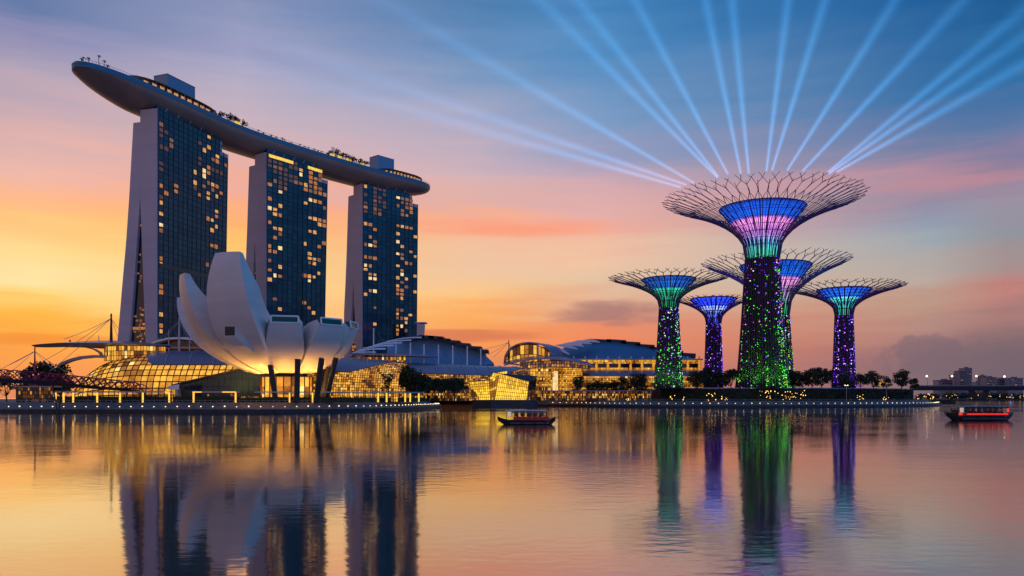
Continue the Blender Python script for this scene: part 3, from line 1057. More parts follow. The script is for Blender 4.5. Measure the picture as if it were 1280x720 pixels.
for i, px in enumerate((271, 281, 289, 294, 299, 305)):
    shrub(s_at_px(px), 15 + (i % 3), (6, 7.5, 8, 9, 8, 6.5)[i], 3.4, 'dark tree in the lit planting on the roof deck between the first two towers', 'roof deck trees after the first tower', 'tree', i + 3)
for i, px in enumerate((413, 418, 423, 428, 434, 440, 446, 452, 457)):
    shrub(s_at_px(px), 15 + (i % 3), (7, 9, 9.5, 9, 8, 8.5, 7.5, 8, 6)[i], 3.8, 'dark tree in the lit planting on the roof deck beside the small right lift housing', 'roof deck trees before the third tower', 'tree', i + 23)
for i, px in enumerate((325, 332, 341, 347, 355, 357, 366, 377, 383, 388, 395, 400, 404)):
    shrub(s_at_px(px), 16.5, (3.4, 2.6, 3, 2.8, 3.6, 3, 2.4, 3.2, 2.6, 3, 3, 2.6, 2.8)[i], 1.5, 'small palm on the bare stretch of roof deck above the middle tower', 'palms along the middle of the roof deck', 'palm tree', i + 43, True)
for i, px in enumerate((93, 96, 107, 122, 128, 133)):
    shrub(s_at_px(px) + 2, (2, 4, 6, 12, 14, 15)[i], (3, 3.6, 4, 7, 5, 3)[i], 1.5, 'small palm at the pointed open end of the roof deck', 'palms at the tip of the roof deck', 'palm tree', i + 63, True)


# glowing planters on the deck
def planter_light(px):
    p, d, n, hw, zt = FR(s_at_px(px))
    c = p - n * (hw - 1.8) + Vector((0, 0, zt + .6))
    m = MB()
    m.box(c, (4.2, 1.0, 3.4), 0, d, n)
    tag(m.build('planter_light', M['goldstrip'], None, None, c), 'low yellow planter light glowing among the roof deck trees', 'planter light', 'planter lights on the roof deck')


for px in (298, 301, 417, 426, 438, 454):
    planter_light(px)


# ------------------------------------------------------------------ the lotus shaped museum
def museum():
    C = Vector((-113, 402, 0))
    root = thing('lotus_museum', C + Vector((0, 0, 4.7)), 'white lotus shaped museum with curving petals on dark slanted columns', 'museum')
    zb = 17.5
    T18 = math.tan(R(18.0)) * .935

    def petal(azd, Rr, H, amax, tall, label=None, tipf=.62, squash=1.0):
        # azd: 0 points at the camera, positive to the right
        az = R(azd)
        er = Vector((math.sin(az), -math.cos(az), 0))
        et = Vector((math.cos(az), math.sin(az), 0))
        K, J = 26, 8
        a0, a1 = R(7), R(amax)
        amid = R(50)
        zt = zb + H * (1 - math.cos(a1))
        rt = Rr * math.sin(a1)
        outer, inner = [], []
        rl = 0
        for k in range(K + 1):
            a = lerp(a0, a1, k / K)
            r, z = Rr * math.sin(a), zb + H * (1 - math.cos(a))
            rl = max(rl, r)
            f = 1 if a < amid else lerp(1, tipf, ((a - amid) / (a1 - amid)) ** 1.15)
            hw = rl * T18 * f * squash
            row = []
            for j in range(J + 1):
                tt = 2 * j / J - 1
                bul = .075 * hw * (1 - tt * tt)
                # bulge along the outward normal of the profile
                nr, nz = math.sin(a) * H, -math.cos(a) * Rr
                ln = math.hypot(nr, nz)
                row.append(C + er * (r + bul * nr / ln) + et * (hw * tt) + Vector((0, 0, z + bul * nz / ln)))
            outer.append(row)
            # inner side: bezier from the tip to the middle of the bowl
            s = 1 - k / K
            if tall:
                p0, p1, p2 = (rt - 2.6, zt - .3), (rt * .80, 43 + (zt - 43) * .02), (5.0, 41.0)
            else:
                p0, p1, p2 = (rt - 2.6, zt + 2.4), (rt * .6, zt - 1.5), (5.0, zt - 5)
            b = [(1 - s) ** 2 * p0[i] + 2 * s * (1 - s) * p1[i] + s * s * p2[i] for i in (0, 1)]
            ihw = min(max(b[0], .5) * T18 * .92, hw * .96 if (tall or k > K * .5) else 99) * squash
            inner.append([C + er * b[0] - et * ihw + Vector((0, 0, b[1])), C + er * b[0] + et * ihw + Vector((0, 0, b[1]))])
        m = MB()
        m.loft(outer, False)
        for k in range(K):
            m.quad(inner[k + 1][0], inner[k + 1][1], inner[k][1], inner[k][0])
            m.quad(outer[k][0], outer[k + 1][0], inner[k + 1][0], inner[k][0])
            m.quad(outer[k + 1][J], outer[k][J], inner[k][1], inner[k + 1][1])
        # close the tip
        n = len(m.v)
        m.v += outer[K] + [inner[K][1], inner[K][0]]
        m.face(tuple(range(n, n + J + 3)))
        o = m.build('petal', M['white'], root, 28)
        if label: o['label'] = label
        if not tall:
            # skylight: green glass above the lip of the petal with a white frame
            l0, l1 = outer[K][0], outer[K][J]
            up = Vector((0, 0, 3.0)) - er * .4
            g = MB()
            q0, q1 = l0.lerp(l1, .05) + er * .35, l0.lerp(l1, .95) + er * .35
            q0.z += .15; q1.z += .15
            g.loft([[q0, q1, q1 + up, q0 + up], [q0 - er * 2.4, q1 - er * 2.4, q1 - er * 2.4 + up, q0 - er * 2.4 + up]])
            s_ = g.build('skylight', M['green'], o)
            w = MB()
            e = er * .2
            w.tube([q0 + e, q1 + e], .3, 5)
            w.tube([q0 + up + e, q1 + up + e], .42, 5)
            w.tube([q0 + e, q0 + up + e], .42, 5)
            w.tube([q1 + e, q1 + up + e], .42, 5)
            w.build('frame', M['whitepaint'], s_)
        return o, er, et

    petal(-18, 48, 43.3, 105, True, 'tallest white petal, leaning left with a window box low on it', .45, 1.0)
    petal(-55, 50, 45.5, 92, True, 'second tall white petal, curving out to the left', .40, .85)
    petal(-91, 54, 42.5, 86, True, 'white petal seen as a thin sliver behind the left one', .36, .75)
    petal(14, 36.5, 30, 78, False)
    petal(50, 36.5, 30, 78, False)
    petal(84, 35.0, 30, 78, False)
    for a in (118, 152, 186, 220):
        petal(a, 34, 30, 80, False)
    # bowl bottom
    b = MB()
    b.lathe(C, [(1, zb - .4), (5, zb - .1), (9.5, zb + 1.6), (9, zb + 3)], 24, 0, True)
    b.build('bowl_bottom', M['white'], root, 40)
    # window box on the tall petal
    az = R(-18)
    er, et = Vector((math.sin(az), -math.cos(az), 0)), Vector((math.cos(az), math.sin(az), 0))
    p = at(287, 413, 362)
    wb = MB()
    wid = 3.1
    rings = []
    for k, (out, up, w) in enumerate(((4.8, 0, 1.0), (1.6, -4.5, .95), (-3.0, -9.0, .7))):
        c = p + er * (out - 5) + et * (2.6 * k) + Vector((0, 0, up))
        hh = (2.7, 2.3, .6)[k]
        rings.append([c - et * wid * w - Vector((0, 0, hh)), c + et * wid * w - Vector((0, 0, hh)), c + et * wid * w + Vector((0, 0, hh)), c - et * wid * w + Vector((0, 0, hh))])
    wb.loft(rings)
    w_o = wb.build('window_box', M['white'], root)
    wq = MB()
    a, b_, c, d = [q + er * .12 for q in rings[0]]
    cen = (a + b_ + c + d) / 4
    wq.quad(*[q.lerp(cen, .14) for q in (a, b_, c, d)])
    wq.build('window', M['column'], w_o)
    # slanted columns
    for (tx, ty, bx, by, D0, D1) in ((337, 454, 345, 492, 380, 379), (372, 454, 371, 492, 372, 374), (402, 453, 395, 492, 378, 381), (420, 452, 407, 492, 393, 393), (411, 464, 401, 492, 402, 400)):
        m = MB()
        a, b = at(tx, ty, D0), at(bx, by, D1)
        a.z += 2
        b.z = 4.6
        m.tube([b, a], [1.3, 1.3], 10)
        m.build('column', M['column'], root, 40)
    for (tx, bx, D) in ((-128, -124, 412), (-112, -112, 425), (-98, -101, 418)):
        m = MB()
        m.tube([Vector((bx, D, 4.6)), Vector((tx, D + 3, 24))], .9, 10)
        m.build('column', M['column'], root, 40)
    # glowing lobby under the bowl
    lob = MB()
    rr = random.Random(5)
    n = 22
    for i in range(n):
        a0, a1 = 2 * math.pi * i / n, 2 * math.pi * (i + 1) / n
        for z0, z1 in ((4.75, 8.5), (8.5, 12.5), (12.5, 17.2)):
            q = [C + Vector((math.cos(a) * 12.5, math.sin(a) * 12.5, z)) for a, z in ((a0, z0), (a1, z0), (a1, z1), (a0, z1))]
            lob.quad(*q, rr.choices((0, 1, 2, 3, 4), (3, 3, 3, 3, 1))[0])
    lo = lob.build('lobby', GOLDS, root)
    lb = MB()
    for i in range(n):
        a0 = 2 * math.pi * i / n
        q = C + Vector((math.cos(a0) * 12.6, math.sin(a0) * 12.6, 0))
        lb.box(q + Vector((0, 0, 11)), (.5, .5, 12.5))
    lb.lathe(C, [(12.9, 17.1), (12.9, 17.7), (4, 18.0)], 24)
    lb.build('lobby_frame', M['grid'], lo)
    # the flood lamps that light the underside
    for i, (dx, dy) in enumerate(((-13, -10), (3, -17), (17, -8), (-2, 6), (-24, -3))):
        ld = bpy.data.lights.new('flood_lamp', 'SPOT')
        ld.spot_size = R(150)
        ld.spot_blend = 0.6
        ld.energy = (30000, 38000, 26000, 14000, 15000)[i]
        ld.color = (1.0, 0.46, 0.09)
        ld.shadow_soft_size = 2.6
        lo_ = bpy.data.objects.new('flood_lamp', ld)
        COL.objects.link(lo_)
        lo_.location = C + Vector((dx, dy, 6.5)) - ORG[root]
        lo_.rotation_euler = (R(180), 0, 0)
        lo_.parent = root


museum()


# ------------------------------------------------------------------ shopping halls along the bay
def shop_hall(x0, x1, yf, yb, z0, h, round_left, label, px_roof=None, seed=1, cell=5.0, dark_left=False):
    """a long glass vault lit from inside, under a grey metal roof; rounded at its left end if asked"""
    root = thing('shopping_hall', (lerp(x0, x1, .5), yb, z0), label, 'shopping hall', 'gold lit shopping halls along the bay')
    Lx, dy = x1 - x0, yb - yf

    def S(u, v, off=0.0):
        x = x0 + Lx * u
        e = 1.0
        if round_left and u * Lx < round_left:
            e = math.sqrt(max(0.0, 1 - (1 - u * Lx / round_left) ** 2))
            e = max(e, .02)
        a = math.pi / 2 * v
        # bulges out over the promenade, then rolls back to the ridge
        y = yb - (dy * (math.cos(a) ** .75)) * (.35 + .65 * e) - off * math.cos(a)
        z = z0 + h * (1 - .14 * u * (0 if round_left else 1)) * math.sin(a) * e + off * math.sin(a)
        return Vector((x, y, z))
    nu, nv = max(6, int(Lx / cell)), 9
    return root, S, nu, nv


def roof_shell(S, u0, u1, v0, v1, parent, rounded=.0, ribs=5, off=.7, tip=.0):
    m, rb = MB(), MB()
    nu, nv = 28, 8
    rows = []
    for i in range(nu + 1):
        k = i / nu
        u = lerp(u0, u1, k)
        lo = v0
        if rounded and k < rounded:
            lo = lerp(v1 - .02, v0, math.sqrt(max(0, 1 - (1 - k / rounded) ** 2)))
        if tip and k > 1 - tip:
            lo = lerp(v0, v1 - .02, ((k - 1 + tip) / tip) ** 1.6)
        rows.append([S(u, lerp(lo, v1, j / nv), off) for j in range(nv + 1)])
    m.loft(rows, False)
    back = [[p + Vector((0, .2, -.5)) for p in r] for r in rows]
    m.loft([[r[0] for r in rows], [r[0] for r in back]], False)
    o = m.build('roof', M['lavroof'], parent, 40)
    for i in range(1, ribs + 1):
        k = i / (ribs + 1)
        r0, r1 = rows[int(k * nu)], rows[min(nu, int(k * nu) + 2)]
        pts = [r0[j].lerp(r1[j], 1 - j / nv) + Vector((0, -.15, .25)) for j in range(nv + 1)]
        rb.tube(pts, .22, 4)
    rb.build('roof_rib', M['steel'], o)
    return o


# first hall: behind the lotus museum, rounded end at the left
X = lambda px, D: (px - 640) / 1000 * D
root, S, nu, nv = shop_hall(X(86, 440), X(345, 440), 422, 458, 4.7, 28, 46, 'long gold lit glass hall with a rounded left end, behind the lotus museum', seed=3)
grid_shell(S, 34, 12, 'glass_vault', root, GOLDS, (9, 4, .5, .05, .25), M['grid'], .32, seed=4)
roof_shell(S, .37, 1.0, .50, 1.0, root, rounded=.14, ribs=5)
cap = MB()
cap.quad(S(1, 0), S(1, 1), S(1, 1) + Vector((0, 12, 0)), S(1, 0) + Vector((0, 30, 0)))
cap.build('end_wall', M['quaydark'], root)

root, S, nu, nv = shop_hall(X(392, 452), X(503, 452), 434, 466, 4.7, 26, 0, 'gold lit glass hall just right of the lotus museum under a tapering grey roof', seed=5)
grid_shell(S, 40, 24, 'glass_vault', root, GOLDS, (5, 4, 1.5, .3, .1), M['grid'], .15, seed=6)
roof_shell(S, 0, 1.0, .46, 1.0, root, tip=.6, ribs=4)

root, S, nu, nv = shop_hall(X(497, 600), X(662, 600), 574, 612, 4.7, 28.5, 0, 'gold lit hall under a ribbed grey roof, behind the row of dark trees', seed=7)
grid_shell(S, 74, 26, 'glass_vault', root, GOLDS, (2, 4, 4, 1.5, .1), M['grid'], .16, seed=8)
roof_shell(S, .05, 1.0, .50, 1.0, root, rounded=.14, ribs=8, tip=.25)


# glazed entrance wedge between the first hall and the museum
def wedge():
    D = 406
    a, b, c = at(223, 482, D), at(332, 455, D), at(332, 496, D)
    a2 = at(223, 496, D)
    root = thing('glass_wedge', Vector((a.x, D, 4.7)), 'dark blue glass wedge with a slanting roof, left of the lotus museum', 'pavilion')
    m = MB()
    bk = Vector((0, 16, 0))
    m.loft([[a, b, c, a2], [a + bk, b + bk, c + bk, a2 + bk]])
    g = m.build('glazing', M['glass2'], root)
    gr, lw = MB(), MB()
    for k in range(1, 15):
        p = a.lerp(b, k / 15)
        gr.tube([Vector((p.x, D - .1, 4.7)), p + Vector((0, -.1, 0))], .12, 4)
    for k in range(1, 5):
        z = lerp(5, b.z, k / 5)
        xs = a.x + (b.x - a.x) * max(0, (z - a.z) / (b.z - a.z))
        gr.tube([Vector((xs, D - .1, z)), Vector((b.x, D - .1, z))], .1, 4)
    gr.build('glazing_bars', M['mullion'], g)
    m = MB()
    up = Vector((0, 0, .9))
    m.loft([[a + Vector((-3, -1.5, -.4)), b + Vector((0, -1.5, 0)), b + Vector((0, -1.5, 0)) + up, a + Vector((-3, -1.5, -.4)) + up], [a + bk + Vector((-3, 0, -.4)), b + bk, b + bk + up, a + bk + Vector((-3, 0, -.4)) + up]])
    m.build('roof', M['darkroof'], root)
    rr = random.Random(3)
    for k in range(12):
        x = lerp(a.x + 14, c.x - 1, rr.random())
        q = MB()
        q.box((x, D - .25, rr.uniform(5.5, 8.5)), (.8, .1, rr.uniform(.8, 2)))
        q.build('lit_window', M[rr.choice(('win3', 'win2', 'win4'))], root)


wedge()
k0 = at(216, 489, 392)
root = thing('ticket_kiosk', Vector((k0.x, 392, 4.7)), 'small pale kiosk with a pointed white canopy at the foot of the glass wedge', 'kiosk')
m = MB(); m.loft([[at(209, 483, 391), at(224, 480, 391), at(224, 487, 391), at(211, 487, 391)], [at(209, 483, 396), at(224, 480, 396), at(224, 487, 396), at(211, 487, 396)]]); m.build('canopy', M['whitepaint'], root)
m = MB(); m.box(at(222.5, 491.5, 393), (1.6, 3, 4.6)); m.build('wall', M['steel'], root)


# round pavilion with a wide thin wing roof, over the first hall
def wing():
    D = 452
    c = at(165, 440, D)
    root = thing('wing_roof_pavilion', Vector((c.x, D, 25)), 'gold lit drum under a thin wide wing roof at the far left', 'pavilion')
    up = [at(x, y, D) for x, y in ((42, 432.5), (70, 430.5), (95, 428.5), (140, 427), (180, 426.5), (214, 431))]
    lo = [at(x, y, D) for x, y in ((42, 433), (70, 433.2), (95, 433.5), (120, 435), (150, 435), (214, 434.5))]
    m = MB()
    rings = []
    for k in range(25):
        t = k / 24
        def ev(P):
            f = t * (len(P) - 1)
            i = min(int(f), len(P) - 2)
            return P[i].lerp(P[i + 1], f - i)
        u, l = ev(up), ev(lo)
        u = Vector((l.x, u.y, u.z))
        dp = 17 * math.sqrt(max(.004, 1 - (2 * t - 1) ** 2))
        rings.append([l + Vector((0, -dp * .4, 0)), l + Vector((0, -dp, (u.z - l.z) * .5)), u + Vector((0, -dp * .4, .0)), u + Vector((0, dp * .4, 0)), u + Vector((0, dp, -.6)), l + Vector((0, dp * .4, 0))])
    m.loft(rings)
    m.build('wing_roof', M['lavroof'], root, 40)
    q = at(172, 440, D)

    def drum(u, v):
        a = math.pi * (1.12 + .76 * u)
        return Vector((q.x + 18.5 * math.cos(a), D + 14 * math.sin(a) + 2, lerp(27.5, 35.5, v)))
    grid_shell(drum, 26, 3, 'drum', root, GOLDS, (4, 4, 3, 2, 1), M['grid'], .14, seed=11)
    # arched leg at the left
    pts = [at(x, y, D - 4) for x, y in ((74, 458), (80, 454), (90, 450), (102, 447), (118, 445.5), (136, 446))]
    m = MB()
    m.loft([[p + Vector((0, -2, -.7)), p + Vector((0, 2, -.7)), p + Vector((0, 2, .7)), p + Vector((0, -2, .7))] for p in pts])
    m.build('arched_leg', M['lavroof'], root)
    # brace from the drum up to the wing
    m = MB()
    pts = [at(x, y, D - 3) for x, y in ((108, 434.5), (118, 437), (125, 441), (128, 447))]
    m.loft([[p + Vector((-.5, -1, 0)), p + Vector((.6, -1, .3)), p + Vector((.6, 1, .3)), p + Vector((-.5, 1, 0))] for p in pts])
    m.build('brace', M['steel'], root)
    m = MB()
    m.tube([at(87.5, 430, D), at(87.5, 427, D)], .3, 5); m.blob(at(87.5, 426, D), .6)
    m.build('finial', M['maroon'], root)


wing()


def mast(px, y0, y1, D, r, label, cables, matn='steel', base=None, lean=0):
    b, t = at(px, y1, D), at(px + lean, y0, D)
    if base is not None: b.z = base
    root = thing('cable_mast', b, label, 'mast')
    m = MB()
    m.tube([b, b.lerp(t, .4), t], [r * .8, r, r * .5], 7)
    m.build('pole', M[matn], root, 60)
    m = MB()
    m.tube([t, t + Vector((0, 0, r * 1.8))], [r * .75, r * .25], 6)
    m.build('tip', M[matn], root)
    for x, y, dd in cables:
        m = MB()
        e = at(x, y, dd)
        s = t.lerp(b, .06)
        pts = [s.lerp(e, k / 6) + Vector((0, 0, -abs(s.x - e.x) * .035 * math.sin(math.pi * k / 6))) for k in range(7)]
        m.tube(pts, .13, 4)
        m.build('cable', M['steel'], root)
    return root


mast(139, 395, 432, 450, .85, 'tall grey cable mast rising through the wing roof in front of the first tower', [(80, 424, 440), (42, 458, 430), (62, 464, 425), (165, 432, 450), (150, 428, 455)], 'column', base=30)
mast(123.5, 420, 432, 455, .3, 'thin short antenna on the wing roof left of the tall mast', [], 'steel')
mast(43.5, 436, 470, 430, .6, 'short maroon cable mast above the trees behind the footbridge', [(0, 462, 400), (10, 468, 400), (70, 464, 420), (95, 470, 420), (12, 456, 420)], 'maroon', base=12)
mast(224, 399, 447, 470, .75, 'pale mast with stays over the first hall, left of the lotus petals', [(203, 425, 470), (240, 430, 470), (211, 412, 470)], 'steel', base=30)
mast(211, 413, 446, 472, .4, 'short pale mast beside the taller one over the first hall', [(197, 424, 470)], 'steel', base=30)
mast(237, 415, 446, 472, .4, 'short pale mast nearest the sliver petal over the first hall', [(245, 424, 470)], 'steel', base=30)


# arched white roof behind the first hall
def arch_roof():
    D = 490
    pts = [(196, 430), (205, 426), (218, 423), (232, 422.5), (248, 424), (268, 430)]
    m = MB()
    rings = []
    for x, y in pts:
        p = at(x, y, D)
        rings.append([p + Vector((0, -9, -1.2)), p + Vector((0, -9, -.1)), p + Vector((0, 0, .6)), p + Vector((0, 14, 0)), p + Vector((0, 14, -1.2))])
    root = thing('arched_roof_hall', at(232, 440, D), 'low hall with an arched white roof in front of the first tower', 'building')
    m.loft(rings)
    m.build('roof', M['sail'], root, 40)
    w = MB()
    w.box(at(232, 437, D + 4), (32, 12, 11))
    w.build('wall', M['darkglass'], root)
    g = MB()
    w = MB()
    w.box(at(225, 434.5, D - 3), (30, .6, 1.2))
    w.build('parapet', M['win4'], root)  # lit tone of the parapet put into its material as glow


arch_roof()


# ------------------------------------------------------------------ theatre block with stepped roof (centre)
def theatre():
    D = 650
    root = thing('theatre_hall', at(525, 490, D), 'blue roofed theatre hall with stepped roof edge and white masts, below the farthest tower', 'theatre')
    root_z = 4.7
    # sweeping blue roof: its top edge steps down to the right
    top = [(478, 424), (500, 422), (525, 420.5), (545, 421), (560, 424), (575, 428), (590, 433), (606, 439), (607, 444), (616, 452)]
    m = MB()
    rows = []
    for x, y in top:
        t_ = at(x, y + 1.5, D + 24)
        t_.x = X(x, D)
        b_ = at(x + (2 if x < 600 else 0), 456, D - 6)
        mid = t_.lerp(b_, .5) + Vector((0, 6, -3.0))
        rows.append([b_, b_.lerp(mid, .5) + Vector((0, 1, -1)), mid, mid.lerp(t_, .5) + Vector((0, 1, -.4)), t_, t_ + Vector((0, 40, -5)), Vector((b_.x, D + 70, b_.z))])
    m.loft(rows, False)
    n = len(m.v)
    m.v += rows[0]; m.face(tuple(range(n, n + 7)))
    n = len(m.v)
    m.v += rows[-1]; m.face(tuple(range(n, n + 7)))
    m.build('roof', M['skyroof'], root, 35)
    # stepped fins on the crest
    fins = [(508, 422.5, 14, 4), (519, 420.8, 15, 4.5), (531, 420.2, 15, 4.8), (543, 421, 15, 5), (553, 424, 13, 4), (565, 426.5, 14, 4.2), (578, 430, 14, 4.2), (592, 434, 15, 4.2), (603, 438, 11, 4)]
    for x, y, w, h in fins:
        f = MB()
        c = at(x, y + h * .5, D + 4) + Vector((0, 21, 2.2))
        ww, hh = w * D / 1000 * .62, h * D / 1000
        f.loft([[c + Vector((-ww, -9, -hh * .35)), c + Vector((ww, -9, -hh * .6)), c + Vector((ww, -9, hh * .2)), c + Vector((-ww, -9, hh * .45))],
                [c + Vector((-ww, 20, -hh * .35)), c + Vector((ww, 20, -hh * .6)), c + Vector((ww, 20, hh * .3)), c + Vector((-ww, 20, hh * .55))]])
        f.build('roof_fin', M['bluefin'], root)
    # wall below the roof
    w = MB()
    w.box(((X(440, D) + X(616, D)) / 2, D + 26, 17.5), (X(616, D) - X(440, D), 62, 26))
    w.build('wall', M['bluefin'], root)
    # white blades over the left end
    blades = [(440, 441.5, 482, 436, 4), (448, 438.3, 492, 431.8, 4), (457, 435.3, 502, 428.4, 3.8), (468, 431.6, 514, 425.2, 3.4), (482, 427.6, 527, 421.8, 3.0), (438, 444, 470, 440.5, 4)]
    for k, (x0, y0, x1, y1, th) in enumerate(blades):
        f = MB()
        a, b = at(x0, y0, D - 28 + 3 * k), at(x1, y1, D - 22 + 3 * k)
        rg = []
        for j in range(9):
            t_ = j / 8
            p = a.lerp(b, t_) + Vector((0, 0, 1.1 * math.sin(math.pi * t_)))
            ww = 6.0 * math.sin(math.pi * min(.96, max(.03, t_)) ** .8) + .2
            hh = .62 * th / 4
            rg.append([p + Vector((0, -ww * .5, -hh)), p + Vector((0, -ww * .2, hh)), p + Vector((0, ww, hh * 1.4)), p + Vector((0, ww, 0))])
        f.loft(rg)
        f.build('roof_blade', M['sail'], root, 40)
    # thin canopy and the gold glow beneath
    m = MB()
    a, b = at(438, 442.5, D - 40), at(547, 446, D - 40)
    rg = []
    for j in range(13):
        t_ = j / 12
        p = a.lerp(b, t_)
        ww = 11 * math.sqrt(max(.01, 1 - (2 * t_ - 1) ** 2))
        rg.append([p + Vector((0, -ww, -.5)), p + Vector((0, -ww, .5)), p + Vector((0, ww, .9)), p + Vector((0, ww, -.5))])
    m.loft(rg)
    m.build('canopy', M['lavroof'], root, 40)

    def gl(u, v):
        return at(lerp(440, 507, u), lerp(462, 446.5, v), D - 33) + Vector((0, 5 * math.sin(u * 3.1) * -1, 0))
    grid_shell(gl, 26, 4, 'lit_foyer', root, GOLDS, (4, 4, 3, 2, 1), M['grid'], .12, seed=21)
    # white masts with a stay each
    for x, y0, y1 in ((455, 434, 460), (467, 410, 462), (495, 424, 456), (513, 428, 458), (530, 430.5, 456), (548, 431, 455), (566, 432, 456), (584, 433, 457), (601, 436, 457)):
        p = MB()
        dd = D - 38
        a, b = at(x, y1, dd), at(x, y0, dd)
        a.z = min(a.z, 31)
        p.tube([a, b], [.62, .5], 6)
        o = p.build('mast', M['whitepaint'], root, 60)
        s = MB()
        s.tube([b, at(x + 12, y0 + 16, dd + 20)], .16, 4)
        s.build('stay', M['steel'], o)


theatre()
root = thing('stair_block', at(527, 440, 735), 'plain white stair block against the right side of the third tower', 'building')
m = MB(); m.loft([[at(521, 445, 730), at(528.5, 445, 730), at(531.5, 405.5, 730), at(521, 404, 730)], [at(521, 445, 742), at(528.5, 445, 742), at(531.5, 405.5, 742), at(521, 404, 742)]]); m.build('wall', M['steel'], root)
m = MB(); m.box(at(527, 403.8, 736), (9.5, 14, .8)); m.build('roof', M['whitepaint'], root)


# ------------------------------------------------------------------ convention hall (right of centre)
def convention():
    D = 690
    root = thing('convention_hall', at(760, 490, D), 'large hall with a domed blue roof and gold lit bands, left of the steel trees', 'convention hall')
    top = [(672, 446), (690, 437.5), (708, 432), (726, 428), (744, 425.8), (760, 425), (776, 426), (794, 428.6), (812, 432), (830, 435.6), (848, 439.5), (862, 443), (878, 447)]
    m = MB()
    rows = []
    for x, y in top:
        t_ = at(x, y + 1.2, D)
        z0 = at(x, 450, D).z
        yy = D + 22
        rows.append([Vector((t_.x, D - 2, z0)), Vector((t_.x, D + 4, lerp(z0, t_.z, .5))), Vector((t_.x, yy - 6, t_.z * 1.0 + .2)), Vector((t_.x, yy + 30, t_.z + 1)), Vector((t_.x, D + 90, z0))])
    m.loft(rows, False)
    for r in (rows[0], rows[-1]):
        n = len(m.v); m.v += r; m.face(tuple(range(n, n + 5)))
    m.build('roof', M['blueroof'], root, 35)
    # dark stepped crest on the right of the ridge
    for x, y, w in ((752, 424.6, 24), (772, 425.0, 22), (790, 427.6, 22), (808, 431, 22), (826, 434.6, 22), (844, 438.4, 22), (861, 442, 20)):
        f = MB()
        c = at(x, y + 1.5, D + 10) + Vector((0, 13, 1.2))
        ww = w * D / 1000 * .56
        f.loft([[c + Vector((-ww, -6, -2.6)), c + Vector((ww, -6, -3.6)), c + Vector((ww, -6, .3)), c + Vector((-ww, -6, 1.3))],
                [c + Vector((-ww, 24, -2.6)), c + Vector((ww, 24, -3.6)), c + Vector((ww, 24, .9)), c + Vector((-ww, 24, 1.9))]])
        f.build('roof_fin', M['bluefin'], root)
    # white blades fanning down the left slope
    for k, (x0, y0, x1, y1) in enumerate(((688, 444, 669, 434.5), (700, 446, 676, 433.5), (712, 443, 684, 432.5), (722, 436.5, 694, 431.5), (730, 433, 703, 430), (740, 430, 714, 428), (750, 427.8, 726, 426.6))):
        f = MB()
        a, b = at(x0, y0, D - 8 + k), at(x1, y1, D - 4 + k)
        rg = []
        for j in range(9):
            t_ = j / 8
            p = a.lerp(b, t_) + Vector((0, 0, 1.2 * math.sin(math.pi * t_)))
            ww = 4.6 * math.sin(math.pi * min(.97, max(.04, t_))) + .3
            nrm = Vector((-(b - a).z, 0, (b - a).x)).normalized() * (1.3 * math.sin(math.pi * min(.97, max(.04, t_))) + .15)
            rg.append([p - nrm, p - nrm + Vector((0, ww, 0)), p + nrm + Vector((0, ww, 0)), p + nrm])
        f.loft(rg)
        f.build('roof_blade', M['sail'], root, 40)
    # left vault with dark open end
    m = MB()
    rg = []
    for j in range(13):
        a = math.pi * j / 12
        c = at(661, 455, D - 26)
        p = c + Vector((-21 * math.cos(a) * 1.0, 0, 17.5 * math.sin(a) ** .8))
        rg.append([p, p * 1.0 + Vector((0, 0, .9)), p + Vector((12, 22, .9)), p + Vector((12, 22, 0))])
    m.loft(rg)
    v = m.build('left_vault', M['lavroof'], root, 40)

    def lv(u, w):
        a = math.pi * (.08 + .84 * u)
        c = at(661, 455, D - 22)
        return c + Vector((-19.5 * math.cos(a), 0, 16.3 * math.sin(a) ** .8 * w))
    grid_shell(lv, 14, 2, 'lit_vault_end', v, GOLDS, (2, 3, 3, 4, 0), M['grid'], .25, seed=31)

    # gold band of the upper gallery
    def band(u, w):
        return at(lerp(697, 876, u), lerp(462, 449.6, w), D - 6)
    grid_shell(band, 100, 4, 'upper_gallery', root, GOLDS, (7, 4, 1, .2, .2), M['grid'], .14, seed=32)
    for k in range(13):
        p = MB()
        x = lerp(703, 874, k / 12)
        p.box(at(x, 456.4, D - 8), (1.1, 1.1, 12.2 * .69))
        p.build('pier', M['gold2'], root)  # light falling on the piers is put into them as glow
        q = MB()
        q.tube([at(x, 449.5, D - 9), at(x, 445.2, D - 9)], .5, 6)
        q.build('roof_post', M['whitepaint'], root)
    for k in range(12):
        p = MB()
        x = lerp(703, 874, (k + .5) / 12)
        p.box(at(x, 457, D - 7.2), (7.4, .5, 3.6))
        p.build('dark_opening', M['darkglass'], root)
    m = MB()
    m.box(at(787, 449.4, D - 5), ((876 - 697) * D / 1000, 9, .9))
    m.build('upper_cornice', M['steel'], root)
    # lavender lower roof
    m = MB()
    rows = []
    for k in range(17):
        x = lerp(712, 880, k / 16)
        f = math.sqrt(max(0, 1 - max(0, (730 - x) / 20) ** 2)) if x < 730 else 1
        rows.append([at(x, 470.4, D - 22), at(x, 467.5, D - 20.5), at(x, lerp(469, 464.4, f), D - 15), at(x, lerp(469, 462.6, f), D - 7.5)])
    m.loft(rows, False)
    m.build('lower_roof', M['lavroof'], root, 50)

    def band2(u, w):
        return at(lerp(728, 882, u), lerp(495, 470, w), D - 18)
